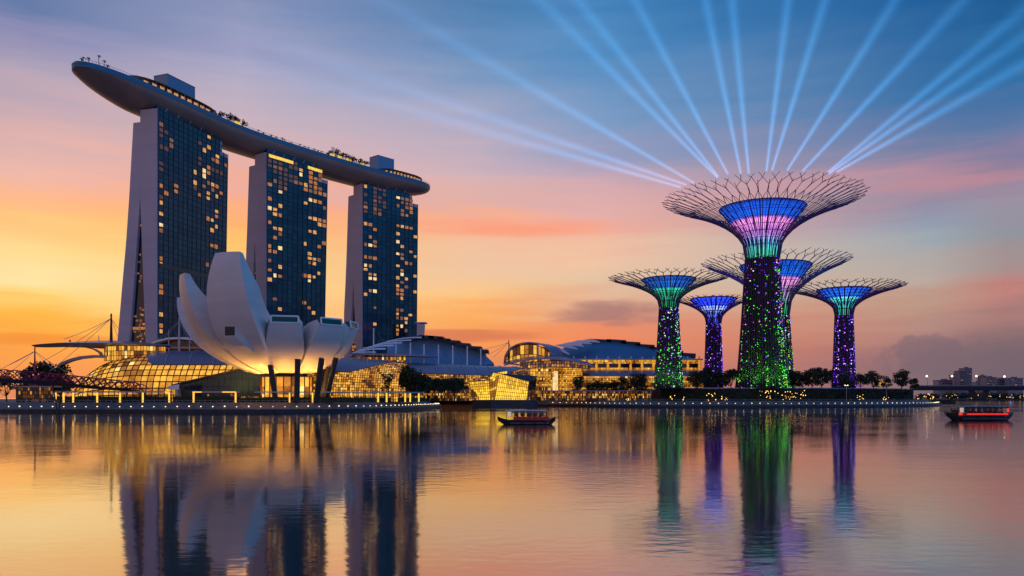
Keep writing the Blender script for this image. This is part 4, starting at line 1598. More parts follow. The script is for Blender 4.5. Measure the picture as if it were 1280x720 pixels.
    grid_shell(band2, 72, 9, 'shop_front', root, GOLDS, (4, 5, 4, 3, .4), M['grid'], .14, seed=33, rows=((1, 4, 4, 1, .1), (6, 3, .5, 0, .6), (0, 1, 4, 5, 0), (5, 4, .5, 0, .3), (0, 1, 3, 6, 0), (0, 3, 5, 2, 0), (6, 4, .5, 0, .3), (1, 5, 2, 0, 0), (6, 3, .5, 0, .1)))
    # glazed entrance block
    def ent(u, w):
        return at(lerp(664, 728, u), lerp(495, 459.5, w), D - 30 + 12 * abs(u - .45))
    grid_shell(ent, 34, 14, 'glass_entrance', root, GOLDS, (6, 5, 3, 1.5, .6), M['grid'], .15, seed=34, rows=((2, 4, 3, 1, .1), (8, 3, .5, 0, .5), (8, 3, .5, 0, .5), (7, 4, .5, 0, .3), (2, 6, 3, 0, 0), (5, 5, 1, 0, .1), (6, 4, 1, 0, .1)))
    m = MB()
    m.box(at(694, 477, D - 33), (4.2, 2, 25 * .69))
    m.build('lit_pillar', M['win5'], root)  # the pillar's brightness is put into its material as glow

    def ent2(u, w):
        return at(lerp(640, 692, u), lerp(471, 461, w), D - 34)
    grid_shell(ent2, 16, 3, 'lit_lintel', root, GOLDS, (5, 4, 2, 1, 1), M['grid'], .14, seed=35)
    # arched entrance canopy, grey metal with pale ribs
    m = MB()
    rg = []
    for j in range(21):
        t_ = j / 20
        x = lerp(630, 742, t_)
        y = 459.5 - 11.5 * math.sin(math.pi * min(1, t_ * .92 + .06)) ** .8
        p = at(x, y, D - 42)
        rg.append([p + Vector((0, 0, -.7)), p + Vector((0, 0, .5)), p + Vector((0, 18, 3.2)), p + Vector((0, 30, 2.2))])
    m.loft(rg)
    cn = m.build('entrance_canopy', M['lavroof'], root, 40)
    for k in range(9):
        s = MB()
        x = lerp(645, 722, k / 8)
        a, b = at(x, 458.6, D - 43.5), at(x + 13, 450.8, D - 38)
        s.tube([a, a.lerp(b, .5) + Vector((0, 0, 1)), b], .35, 4)
        s.build('canopy_rib', M['steel'], cn)

    def under(u, w):
        return at(lerp(650, 735, u), lerp(461.5, 454, w) - 3 * math.sin(3.1 * u), D - 41)
    grid_shell(under, 26, 2, 'lit_soffit', cn, GOLDS, (1, 3, 4, 4, 0), M['lavroof'], .3, seed=36)
    p = MB()
    a, b = at(672, 449, D - 44), at(672, 430, D - 44)
    p.tube([a, b], [1.0, .8], 7)
    p.tube([b, b + Vector((0, 0, 1.3))], [1.2, .5], 7)
    p.build('entrance_mast', M['steel'], root, 60)


convention()
mast(636, 426, 455, 640, .55, 'dark leaning tripod mast with stays between the two blue roofed halls', [(606, 436, 645), (600, 448, 640), (648, 453, 640), (642, 455, 640), (617, 446, 640)], 'column', lean=0)


# ------------------------------------------------------------------ faceted crystal pavilion on the water
def crystal():
    D = 572
    root = thing('crystal_pavilion', at(630, 507, D), 'faceted glowing yellow glass pavilion standing on its own platform in the water', 'pavilion')

    def bi_(q, u, v):
        return q[0].lerp(q[1], u).lerp(q[3].lerp(q[2], u), v)
    P_ = lambda x, y, d=0: at(x, y, D + d)
    faces = {
        'left_facet': ([P_(592, 500, 4), P_(613, 500, -2), P_(611.5, 475.5, -2), P_(586.5, 477.5, 4)], 9, 7, M['grid'], (3, 2)),
        'dark_facet': ([P_(613.2, 500, -2), P_(618, 500, -5), P_(623.5, 469, -1), P_(611.8, 475.5, -2)], 3, 7, M['grid'], (1, 2)),
        'main_facet': ([P_(618.5, 500, -5), P_(658, 500, -1), P_(661, 477.2, 2), P_(624, 466.8, -2)], 17, 6, M['grid'], (3, 2)),
        'upper_facet': ([P_(612.5, 475, 2), P_(634, 470.5, 2), P_(634, 463.5, 6), P_(616, 467, 6)], 6, 2, M['grid'], (2, 2)),
        'crest_left': ([P_(615.5, 467.5, 2), P_(620.5, 468, 1), P_(622, 466.6, 0), P_(616.5, 466, 2)], 2, 1, M['grid'], (3, 1)),
    }
    for nm, (q, nu, nv, gm, wt) in faces.items():
        grid_shell(lambda u, v, q=q: bi_(q, u, v), nu, nv, nm, root, [M['yellow'], M['yellow2'], M['gold3']], (*wt, .3), gm, .15, seed=len(nm), rows=((1, 0, 0), (1, 0, 0), (8, 1, 0), (5, 2, 0), (2, 5, 0), (1, 6, 0), (1, 6, .3)) if nm != 'dark_facet' else ((.4, 1, 3),))
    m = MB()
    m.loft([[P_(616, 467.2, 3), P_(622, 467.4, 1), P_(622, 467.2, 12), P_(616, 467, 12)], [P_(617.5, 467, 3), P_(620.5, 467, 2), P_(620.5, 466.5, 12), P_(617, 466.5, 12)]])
    m.build('shaded_crest', M['darkglass'], root)  # the crest's shade is put into the material as dark glass
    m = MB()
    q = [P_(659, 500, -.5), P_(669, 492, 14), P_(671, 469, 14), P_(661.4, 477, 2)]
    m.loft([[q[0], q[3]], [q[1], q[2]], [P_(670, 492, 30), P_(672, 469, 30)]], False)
    m.build('shaded_facet', M['darkglass'], root)  # shade on this side is put into the material as dark glass
    m = MB()
    m.quad(P_(624, 466.6, -2), P_(661.2, 477, 2), P_(671, 470, 14), P_(640, 469, 12))
    m.quad(P_(640, 469, 12), P_(671, 470, 14), P_(672, 471, 30), P_(620, 471, 26))
    m.quad(P_(624, 466.6, -2), P_(640, 469, 12), P_(620, 471, 26), P_(616, 467, 2))
    m.quad(P_(586.5, 477.3, 4), P_(611.5, 475.3, -2), P_(620, 471, 26), P_(592, 477, 26))
    m.build('roof', M['darkroof'], root)
    m = MB()
    m.loft([[Vector((p.x, p.y, z)) for p in (P_(590, 500, 2), P_(614, 500, -9), P_(664, 500, -6), P_(672, 500, 28), P_(592, 500, 28))] for z in (-1.0, 5.3)])
    m.build('platform', M['rock'], root)
    m = MB()
    for k in range(9):
        a = P_(lerp(614, 663, k / 8), 500, -8.5); a.z = 5.3
        m.tube([a, a + Vector((0, 0, 1.1))], .08, 4)
    a, b = P_(614, 500, -8.5), P_(663, 500, -6)
    m.tube([Vector((a.x, a.y, 6.4)), Vector((b.x, b.y, 6.4))], .08, 4)
    m.build('railing', M['steel'], root)
    # gangway to the shore
    m = MB()
    m.box(at(679, 503.2, 590), (10, 4, .7))
    m.build('gangway', M['quay'], root)


crystal()


# ------------------------------------------------------------------ giant steel trees
def steel_tree(cx, D, yb, ybase_hw, yneck, neck_hw, yrim, Rpx, yf, rf, nrib, colors, label, lights, seed, zbase=13.6, glow=1.0):
    """cx, y.., hw.. in picture units at depth D; colours of the lit funnel from its foot to its lip"""
    rr = random.Random(seed)
    k = D / 1000
    c = Vector(((cx - 640) * k, D, 0))
    Z = lambda y: EYE + (497 - y) * k
    root = thing('steel_tree', c + Vector((0, 0, zbase)), label, 'steel tree', 'giant steel trees in the garden')
    rb, rn, Rr = ybase_hw * k, neck_hw * k, Rpx * k * 1.035
    zn, zr = Z(yneck), Z(yrim)

    def prof(r):
        t = max(0, (r - rn) / (Rr - rn))
        return zn + (zr - zn) * t ** .42

    def trunk_r(z):
        t = (z - zbase) / (zn - zbase)
        return lerp(rb, rn, min(1, max(0, t) ** .75))

    def pol(a, r, z):
        return c + Vector((math.cos(a) * r, math.sin(a) * r, z))
    # planted trunk: a rough skin of leaves round the concrete core
    tb = MB()
    n = 36
    rows = []
    for i in range(27):
        z = lerp(zbase - .3, zn + 1.5, i / 26)
        row = []
        for j in range(n):
            a = 2 * math.pi * j / n
            r = trunk_r(z) * (.90 + .09 * mnoise.noise(Vector((math.cos(a) * 3, math.sin(a) * 3, z * .25 + seed))))
            row.append(pol(a, r, z))
        rows.append(row)
    tb.loft(rows)
    tr_ = tb.build('planted_trunk', M['trunkgreen'], root, 60)
    lb = MB()
    for _ in range(int(48 * (zn - zbase) * (rb / 14))):
        z = zbase + (zn - zbase) * rr.random() ** 1.25
        a = rr.random() * 2 * math.pi
        leaf_cloud(lb, pol(a, trunk_r(z) * rr.uniform(.92, 1.02), z), (.5, .5, .5), 1, .7, rr)
    lb.build('leaves', M['hedge'], tr_)
    # steel ribs: straight up the trunk, flaring at the neck, then forking into a net
    cb = MB()
    w = .29 * (k / .6) ** .5
    for i in range(nrib):
        a = 2 * math.pi * (i + rr.uniform(-.12, .12)) / nrib
        da = math.pi / nrib
        pts = []
        for s in range(9):
            z = lerp(zbase, zn, s / 8)
            pts.append(pol(a, trunk_r(z) * 1.05 + .25, z))
        for t in (.03, .08, .15, .24, .34, .43, .5):
            r = lerp(rn, Rr, t)
            pts.append(pol(a + rr.uniform(-.1, .1) * da * t, r * 1.02 + .2, prof(r)))
        rads = [w * .8] * 9 + [w * 1.4, w * 1.3, w * 1.2, w * 1.1, w, w, w * .95]
        cb.tube(pts, rads, 4)
        last = pts[-1]
        # forks meet the neighbours' forks half way between ribs
        j1, j2, j3, j4 = (rr.uniform(-.03, .03) for _ in range(4))
        aL, aR = a - da, a + da
        rm = lerp(rn, Rr, .64 + j1)
        cb.tube([last, pol(a + da * .45, lerp(rn, Rr, .57), prof(lerp(rn, Rr, .57))), pol(aR, rm, prof(rm))], w * .85, 4)
        rm2 = lerp(rn, Rr, .64 + j1 * .5)
        cb.tube([last, pol(a - da * .45, lerp(rn, Rr, .57), prof(lerp(rn, Rr, .57))), pol(aL, rm2, prof(rm2))], w * .85, 4)
        r2 = lerp(rn, Rr, .76 + j2)
        m0 = pol(aR, rm, prof(rm))
        m1 = pol(aR + rr.uniform(-.2, .2) * da, r2, prof(r2))
        cb.tube([m0, m1], w * .8, 4)
        for sg in (-1, 1):
            q_ = (i + (1 if sg > 0 else 0)) % nrib
            r3 = lerp(rn, Rr, .875 + .022 * math.sin(q_ * 2.4))
            a3 = 2 * math.pi * (q_ + .12 * math.sin(q_ * 5.1)) / nrib
            e1 = pol(a3, r3, prof(r3))
            cb.tube([m1, e1], w * .75, 4)
            r4 = lerp(rn, Rr, rr.uniform(.915, .96))
            e2 = pol(a3 - sg * da * rr.uniform(.15, .75), r4, prof(r4) + rr.uniform(-.2, .6))
            cb.tube([e1, e2], w * .7, 4)
    # intermediate thin ribs in the flare and the rings that tie them
    for i in range(nrib):
        a = 2 * math.pi * (i + .5) / nrib
        pts = []
        for t in (.06, .12, .2, .3, .4, .5, .62, .72, .82):
            r = lerp(rn, Rr, t)
            pts.append(pol(a, r * 1.02 + .2, prof(r)))
        cb.tube(pts, w * .7, 4)
    for t in (.015, .05, .10, .17, .26, .36, .47):
        r = lerp(rn, Rr, t)
        cb.tube([pol(2 * math.pi * q / 64, r * 1.02 + .15, prof(r)) for q in range(65)], w * .6, 4)
    cb.build('steel_canopy', M['violet'], root)
    # lit funnel inside the canopy
    zf, rfm = Z(yf), rf * k
    m = bpy.data.materials.new('funnel_led')
    m.use_nodes = True
    nt = m.node_tree
    p = nt.nodes['Principled BSDF']
    p.inputs['Base Color'].default_value = (.05, .05, .07, 1)
    p.inputs['Roughness'].default_value = .4
    tcn = nt.nodes.new('ShaderNodeTexCoord')
    sp = nt.nodes.new('ShaderNodeSeparateXYZ')
    nt.links.new(tcn.outputs['Generated'], sp.inputs[0])
    cr = nt.nodes.new('ShaderNodeValToRGB')
    while len(cr.color_ramp.elements) < len(colors):
        cr.color_ramp.elements.new(.5)
    for e, (pos, col) in zip(cr.color_ramp.elements, colors):
        e.position = pos
        e.color = (*lin(col), 1)
    nt.links.new(sp.outputs[2], cr.inputs[0])
    nt.links.new(cr.outputs[0], p.inputs['Emission Color'])
    nz = nt.nodes.new('ShaderNodeTexNoise')
    nz.inputs['Scale'].default_value = .55
    nz.inputs['Detail'].default_value = 5
    nt.links.new(tcn.outputs['Object'], nz.inputs['Vector'])
    mr = nt.nodes.new('ShaderNodeMapRange')
    mr.inputs['From Min'].default_value = .3
    mr.inputs['From Max'].default_value = .7
    mr.inputs['To Min'].default_value = .85 * glow
    mr.inputs['To Max'].default_value = 1.75 * glow
    nt.links.new(nz.outputs['Fac'], mr.inputs['Value'])
    nt.links.new(mr.outputs[0], p.inputs['Emission Strength'])
    fb = MB()
    rows = []
    for i in range(15):
        t = i / 14
        r = lerp(rn * .93, rfm, t ** 1.75)
        z = lerp(zn - 1.0, zf, t)
        rows.append([pol(2 * math.pi * j / 48, r, z) for j in range(48)])
    fb.loft(rows, True, False)
    fo = fb.build('lit_funnel', m, root, 60)
    fr_ = MB()
    for i in range(26):
        a = 2 * math.pi * i / 26
        fr_.tube([pol(a, lerp(rn * .93, rfm, (s / 8) ** 1.75) + .25, lerp(zn - 1, zf, s / 8)) for s in range(9)], w * 1.6, 4)
    for t in (.25, .5, .72, .9, 1.0):
        fr_.tube([pol(2 * math.pi * q / 48, lerp(rn * .93, rfm, t ** 1.75) + .2, lerp(zn - 1, zf, t)) for q in range(49)], w * (.5 if t < 1 else 1.6), 4)
    fr_.build('funnel_ribs', M['violet'], fo)
    # lamps among the plants of the trunk
    protos = {}
    extra = {}

    def bulb(kind, pos, big):
        if kind not in protos:
            mb = MB()
            mb.blob(pos, .5 * k / .6, 6)
            protos[kind] = mb.build('trunk_lamp', LED[kind], root)
            protos[kind].data.transform(Matrix.Translation(-(pos - ORG[root])))
            protos[kind].location = pos - ORG[root]
            protos[kind].scale = (big,) * 3
            return
        o = protos[kind].copy()
        COL.objects.link(o)
        o.location = pos - ORG[root]
        o.scale = (big,) * 3
    for i in range(5):
        a = -math.pi / 2 + (i - 2) * .62
        ld = bpy.data.lights.new('up_light', 'SPOT')
        ld.spot_size = R(70)
        ld.spot_blend = .7
        ld.energy = 30000 * (rb / 17) ** 1.2
        ld.color = (.12, 1.0, .06) if lights[1] is not VIOLETS else (.34, .10, 1.0)
        ld.shadow_soft_size = 3.0
        lo_ = bpy.data.objects.new('up_light', ld)
        COL.objects.link(lo_)
        pos_ = pol(a, rb * 1.05 + 5.0, zbase + .6)
        lo_.location = pos_ - ORG[root]
        lo_.rotation_euler = (pos_ - pol(a, rb * .75, zbase + 17)).to_track_quat('Z', 'Y').to_euler()
        lo_.parent = root
    npart = 96
    spots = []
    strings = [-math.pi / 2 + rr.uniform(-1.5, 1.5) for _ in range(9)]
    tot = lights[0]
    for i in range(tot):
        h = rr.random() ** lights[2]
        z = lerp(zbase + .6, zn - .5, h)
        # most of them on the side turned to the bay
        a = -math.pi / 2 + rr.uniform(-1.5, 1.5) if i < tot * .8 else rr.uniform(0, math.pi)
        if rr.random() < .62:     # strung down the trunk in rows
            a = rr.choice(strings) + rr.gauss(0, .045)
        kind = rr.choices(*lights[1](h))[0]
        spots.append((pol(a, trunk_r(z) * 1.05 + .25, z), kind, rr.choice((.35, .45, .55, .65, .9))))
    spots.sort(key=lambda q: -q[2])
    for pos, kind, big in spots[:npart]:
        bulb(kind, pos, big)
    for kind in LED:
        mb = MB()
        for pos, kd, big in spots[npart:]:
            if kd == kind:
                mb.blob(pos, .5 * k / .6 * big, 5)
        if mb.v:
            o = mb.build('trunk_lamps', LED[kind], root)
            o['kind'] = 'stuff'
    return root


LED = {'green': lit('led_green', (60, 255, 40), 1.6), 'lime': lit('led_lime', (170, 240, 40), 1.1), 'violet': lit('led_violet', (112, 40, 235), 2.2),
       'pink': lit('led_pink', (235, 120, 240), 1.8), 'white': lit('led_white', (215, 225, 255), 1.8), 'amber': lit('led_amber', (255, 130, 60), 1.3), 'blue': lit('led_blue', (60, 80, 255), 2.2)}
GREENS = lambda h: (('green', 'lime', 'violet', 'pink', 'white', 'amber', 'blue'), (10 * (1 - h) ** .9, 4.5 * (1 - h), .3 + 5 * h * h, .3 + 2.4 * h, .3 + 1.0 * h, .4, .2 + 2.5 * h * h))
GREENW = lambda h: (('green', 'lime', 'violet', 'pink', 'white', 'amber', 'blue'), (10 * (1 - h) ** .7, 3 * (1 - h), .2 + 4 * h * h, .3, .6 + 3 * h, .2, .2 + 1.5 * h * h))
VIOLETS = lambda h: (('green', 'violet', 'pink', 'white', 'blue'), (.05, 8, 2.5, 1.5, 3))
steel_tree(953, 600, 485, 31, 322, 19.5, 247, 124, 260.5, 52, 54,
           [(0, (30, 190, 140)), (.12, (60, 205, 175)), (.30, (110, 175, 235)), (.45, (205, 130, 240)), (.66, (250, 150, 235)), (.70, (235, 135, 235)), (.74, (20, 90, 225)), (.93, (15, 80, 215)), (1, (10, 50, 150))],
           'largest and tallest steel tree, pink and blue lit funnel and green lights on its trunk', (640, GREENS, 1.15), 1)
steel_tree(969, 652, 485, 23, 393, 16, 325.5, 91, 332, 43, 46,
           [(0, (25, 170, 100)), (.2, (60, 200, 140)), (.42, (190, 150, 225)), (.64, (245, 160, 230)), (.69, (235, 135, 225)), (.73, (15, 100, 225)), (1, (10, 70, 190))],
           'steel tree half hidden behind the largest one, its pink funnel showing at the right', (300, GREENW, 1.0), 2)
steel_tree(836, 590, 487, 17.5, 384, 11, 346, 76, 349.5, 33, 42,
           [(0, (20, 150, 80)), (.2, (30, 200, 120)), (.5, (40, 225, 165)), (.62, (60, 230, 185)), (.66, (30, 110, 215)), (1, (20, 70, 180))],
           'leftmost steel tree, green and blue lit funnel and green lights on its trunk', (320, GREENW, 1.0), 3)
steel_tree(892, 660, 485, 11.5, 404, 8.5, 373.5, 48, 374, 28, 34,
           [(0, (40, 50, 220)), (.3, (70, 100, 250)), (.6, (150, 180, 255)), (.66, (130, 160, 255)), (.7, (30, 60, 235)), (1, (30, 50, 215))],
           'smallest steel tree, blue funnel and violet lights, left of the largest one', (240, VIOLETS, .9), 4, glow=2.1)
steel_tree(1055, 620, 485, 13.5, 393, 10, 358, 73, 362.5, 32, 42,
           [(0, (20, 150, 110)), (.25, (40, 200, 170)), (.5, (70, 220, 215)), (.64, (100, 225, 230)), (.68, (20, 110, 230)), (1, (20, 70, 200))],
           'rightmost steel tree, turquoise and blue lit funnel and violet lights on its trunk', (270, VIOLETS, .95), 5, glow=1.45)


# ------------------------------------------------------------------ searchlight beams fanning up from the largest steel tree
def beam_mat():
    m = bpy.data.materials.new('light_beam_air')
    m.use_nodes = True
    nt = m.node_tree
    nt.nodes.clear()
    out = nt.nodes.new('ShaderNodeOutputMaterial')
    em = nt.nodes.new('ShaderNodeEmission')
    em.inputs['Color'].default_value = (0.10, 0.45, 1.0, 1)
    t = nt.nodes.new('ShaderNodeTexCoord')
    s = nt.nodes.new('ShaderNodeSeparateXYZ')
    nt.links.new(t.outputs['Object'], s.inputs[0])

    def mth(op, a, b=None):
        n = nt.nodes.new('ShaderNodeMath')
        n.operation = op
        for i, v in enumerate((a, b)):
            if v is None: continue
            if isinstance(v, (int, float)): n.inputs[i].default_value = v
            else: nt.links.new(v, n.inputs[i])
        return n.outputs[0]
    # light thins out as the beam widens (r = r0 + slope * z) and dies away with distance
    r = mth('ADD', mth('MULTIPLY', s.outputs[2], BSLOPE), BR0)
    fall = mth('POWER', r, -1.42)
    fade = mth('POWER', mth('MAXIMUM', mth('SUBTRACT', 1.0, mth('DIVIDE', s.outputs[2], BLEN)), 0.0), 2.2)
    rad = mth('SQRT', mth('ADD', mth('MULTIPLY', s.outputs[0], s.outputs[0]), mth('MULTIPLY', s.outputs[1], s.outputs[1])))
    core = mth('MAXIMUM', mth('SUBTRACT', 1.0, mth('DIVIDE', rad, r)), 0.0)
    st = mth('MULTIPLY', mth('MULTIPLY', fall, fade), mth('MULTIPLY', mth('POWER', core, 1.8), 0.80))
    nt.links.new(st, em.inputs['Strength'])
    nt.links.new(em.outputs[0], out.inputs['Volume'])
    return m


BSLOPE, BR0, BLEN = 0.038, 1.5, 600.0
BM = beam_mat()
BEAMS = [((851, 234), (606, 164), 1.0, 'lowest pale blue searchlight beam, reaching left over the third tower'),
         ((858, 231), (540, 123), 1.0, 'second lowest pale blue searchlight beam on the left of the fan'),
         ((868, 229), (491, 8), 1.0, 'long pale blue searchlight beam reaching to the upper middle of the sky'),
         ((897, 222), (683, 8), 1.0, 'left one of two close blue beams leaning left in the fan'),
         ((898, 221), (729, 8), 1.0, 'right one of two close blue beams leaning left in the fan'),
         ((910, 218), (798, 8), 1.0, 'single blue beam leaning slightly left between two pairs of beams'),
         ((926, 217), (882, 0), 1.0, 'left one of the nearly upright pair of beams left of the tree centre'),
         ((936, 217), (915, 0), 1.0, 'right one of the nearly upright pair of beams left of the tree centre'),
         ((958, 214), (985, 0), 1.0, 'left one of the nearly upright pair of beams right of the tree centre'),
         ((965, 213), (1031, 0), 1.0, 'right one of the nearly upright pair of beams right of the tree centre'),
         ((984, 213), (1119, 0), 1.0, 'blue beam leaning right, first after the upright beams'),
         ((1003, 214), (1204, 0), 1.0, 'blue beam leaning right, second after the upright beams'),
         ((1034, 216), (1280, 12), 1.0, 'upper one of three blue beams spreading to the right edge'),
         ((1036, 217), (1280, 46), 1.0, 'middle one of three blue beams spreading to the right edge'),
         ((1046, 215), (1280, 80), 1.0, 'lowest of three blue beams spreading to the right edge')]
bm0 = None
for (bx, by), (ex, ey), s, lab in BEAMS:
    a = at(bx, by, 592)
    b = at(ex, ey, 640)
    d = (b - a).normalized()
    if bm0 is None:
        mb = MB()
        mb.lathe((0, 0, 0), [(BR0 + BSLOPE * z, z) for z in (0, 120, 260, 400, 555)], 20, 0, True)
        o = mb.build('light_beam', BM)
        bm0 = o
    else:
        o = bm0.copy()
        COL.objects.link(o)
    o.location = a
    o.rotation_euler = d.to_track_quat('Z', 'Y').to_euler()
    tag(o, lab, 'light beam', 'searchlight beams over the steel trees')


# ------------------------------------------------------------------ trees and hedges
T = lambda *a, **k: tree(*a, **k)
# behind the footbridge, far left
T(38, 454, 17, 452, 4.7, 'round dark tree at the far left behind the footbridge', seed=1, dens=1.3)
T(56, 447.5, 21, 446, 4.7, 'tallest dark tree behind the left footbridge, left of the glass hall', seed=2, dens=1.5)
T(76, 452, 21, 450, 4.7, 'dark spreading tree behind the footbridge nearest the rounded glass hall', seed=3, dens=1.4)
T(8, 460, 12, 456, 4.7, 'small dark tree at the left edge of the picture', seed=4)
# in front of the middle halls
T(484, 462, 9, 424, 4.7, 'slender olive green tree in front of the gold hall right of the museum', seed=5, leaf='leaf2', dens=.9)
T(516, 456.5, 23, 470, 4.7, 'broad dark tree in front of the gold halls right of the museum', seed=6, dens=1.9)
for i, (px, top, hw) in enumerate(((534, 470, 8), (543, 470.5, 8), (552, 470, 8), (560, 471.5, 8), (568, 471, 8), (576, 472, 7))):
    T(px, top - 1, hw * 1.35, 545 + 5 * (i % 2), 4.7, 'dark clipped tree in the row before the gold arcade left of the crystal pavilion', 'tree row left of the crystal pavilion', seed=10 + i, dens=1.5, trunk_frac=.3)
T(603, 466, 9, 585, 4.7, 'dark round tree just behind the left of the crystal pavilion', seed=20)
# before the convention hall
T(722, 465.5, 10, 632, 4.7, 'egg shaped dark tree in front of the glass entrance of the convention hall', seed=21, dens=1.5, shape=.4)
for i, (px, top, hw) in enumerate(((738, 474, 7), (748, 473.5, 7), (758, 474, 7), (767, 473, 7))):
    T(px, top, hw * 1.3, 640, 4.7, 'low dark tree in the row before the convention hall shop fronts', 'tree row before the convention hall', seed=30 + i, dens=1.4)
T(780, 469, 10, 636, 4.7, 'bushy dark tree left of the taller one beside the leftmost steel tree', seed=36, dens=1.2)
T(799, 463.5, 13, 628, 4.7, 'tall dark tree just left of the leftmost steel tree', seed=37, dens=1.6)
# on the garden terrace
for i, (px, top, hw, lab) in enumerate(((872, 463, 11, 'dark tree right of the leftmost steel tree trunk'), (884, 457, 10, 'dark tree in front of the left side of the smallest steel tree'),
                                        (901, 464, 11, 'dark tree right in front of the smallest steel tree'), (914, 459, 11, 'dark tree between the smallest and the largest steel tree'),
                                        (990, 461, 10, 'dark tree touching the right side of the largest steel tree'), (1003, 463, 10, 'small dark tree second to the right of the largest steel tree'),
                                        (1015, 458.5, 11, 'dark tree midway between the largest and rightmost steel trees'), (1027, 457.5, 11, 'dense dark tree left of the rightmost steel tree'),
                                        (1041, 459, 9, 'narrow dark tree at the left foot of the rightmost steel tree'), (1056, 465, 9, 'low dark tree in front of the rightmost steel tree trunk'),
                                        (1076, 466, 9, 'low dark tree at the right foot of the rightmost steel tree'), (1092, 462, 12, 'dark spreading tree right of the rightmost steel tree'),
                                        (1108, 469, 8, 'low dark tree before the lone tree at the terrace end'), (1127, 459.5, 13, 'lone tall dark tree near the right end of the garden terrace'),
                                        (1143, 472, 7, 'smallest dark tree at the right end of the garden terrace'))):
    T(px, top, hw * (1.15 if px < 1080 else .95), 596 + 14 * (i % 3) + (24 if px > 1080 else 0), tz, lab, 'trees on the garden terrace', seed=50 + i, dens=1.35, trunk_frac=.1)


def wall_hedge(path, z, h, label, cat_seed, group):
    for i, (a, b) in enumerate(zip(path, path[1:])):
        pass


# planted face of the terrace: climbing greenery in bays
step_ = 3
labels = ('planted terrace wall bay below the leftmost steel tree', 'planted terrace wall bay below the smallest steel tree', 'planted terrace wall bay left of the largest steel tree', 'planted terrace wall bay below the largest steel tree',
          'planted terrace wall bay between the two right steel trees', 'planted terrace wall bay below the rightmost steel tree', 'planted terrace wall bay below the lone tall tree', 'planted terrace wall bay at the right end of the garden')
ter_f = offset_poly(TER, -1.4)
n_b = 8
for i in range(n_b):
    i0, i1 = int(i * (len(ter_f) - 1) / n_b), int((i + 1) * (len(ter_f) - 1) / n_b)
    seg = ter_f[i0:i1 + 1]
    rr = random.Random(i)
    mb = MB()
    for a, b in zip(seg, seg[1:]):
        va, vb = Vector((*a, 0)), Vector((*b, 0))
        L = (vb - va).length
        for _ in range(int(L * 11)):
            p = va.lerp(vb, rr.random()) + Vector((0, rr.uniform(-.5, .6), rr.uniform(4.7, tz + .3)))
            leaf_cloud(mb, p, (.3, .3, .3), 1, .6, rr)
    c = Vector((*seg[len(seg) // 2], 4.6))
    o = mb.build('climbing_hedge', M['leaf'], None, None, c)
    tag(o, labels[i], 'hedge', 'planted bays of the terrace wall')
# parapet along the terrace
mb = MB()
for a, b in zip(ter_f, ter_f[1:]):
    va, vb = Vector((*a, tz + .25)), Vector((*b, tz + .25))
    u = (vb - va).normalized()
    mb.box((va + vb) / 2 + Vector((0, .8, 0)), ((vb - va).length + .05, .5, .9), 0, u, Vector((-u.y, u.x, 0)))
o = mb.build('parapet', M['lavroof'], None, None, (ter_f[0][0], ter_f[0][1], tz))
tag(o, 'thin grey parapet along the top edge of the garden terrace', 'parapet')

# hedges on the west promenade behind the pergolas
for i, (x0, x1, lab) in enumerate(((66, 112, 'dark hedge behind the leftmost pergola'), (114, 214, 'dark hedge under the long left pergola before the glass hall'), (217, 300, 'dark hedge under the pergola left of the museum'),
                                   (302, 400, 'dark hedge in front of the museum columns'), (402, 470, 'dark hedge right of the museum columns'))):
    D = 385
    hedge((X(x0, D), D), (X(x1, D), D), 3.4 if i < 3 else 2.9, 2.4, lab, 'hedges on the west promenade', i)
hedge((X(474, 425), 425), (X(530, 470), 470), 2.8, 2.2, 'dark hedge at the rounded tip of the west promenade', 'hedges on the west promenade', 9)


# ------------------------------------------------------------------ pergolas with lit posts
def pergola(x0, x1, D0, D1, posts, beams, label, ytop=490.3):
    a, b = at(x0, ytop, D0), at(x1, ytop, D1)
    a.z = b.z = 4.7 + 4.9
    root = thing('pergola', Vector(((a.x + b.x) / 2, (a.y + b.y) / 2, 4.7)), label, 'pergola', 'pergolas on the west promenade')
    u = (b - a).normalized()
    n = Vector((-u.y, u.x, 0))
    m = MB()
    L = (b - a).length
    m.box((a + b) / 2 + n * 1.6, (L, .25, .5), 0, u, n)
    m.box((a + b) / 2, (L, .25, .5), 0, u, n)
    for k in range(int(L / 1.1)):
        m.box(a + u * (k * 1.1 + .5) + n * .8 + Vector((0, 0, .4)), (.14, 2.2, .2), 0, u, n)
    m.build('slat_roof', M['steel'], root)
    for px, litp in posts:
        t_ = (px - x0) / (x1 - x0)
        p = a.lerp(b, t_)
        q = MB()
        q.box(Vector((p.x, p.y - .02, 4.7 + 2.3)), (.62 if litp else .4, .5, 4.6), 0, u, n)
        q.build('lit_post' if litp else 'post', M['postglow'] if litp else M['column'], root)
    for c0, c1 in beams:
        p, q_ = a.lerp(b, (c0 - x0) / (x1 - x0)), a.lerp(b, (c1 - x0) / (x1 - x0))
        q = MB()
        q.box((p + q_) / 2 - n * .2, ((q_ - p).length, .12, .42), 0, u, n)
        q.build('lit_beam', M['postglow'], root)
    return root


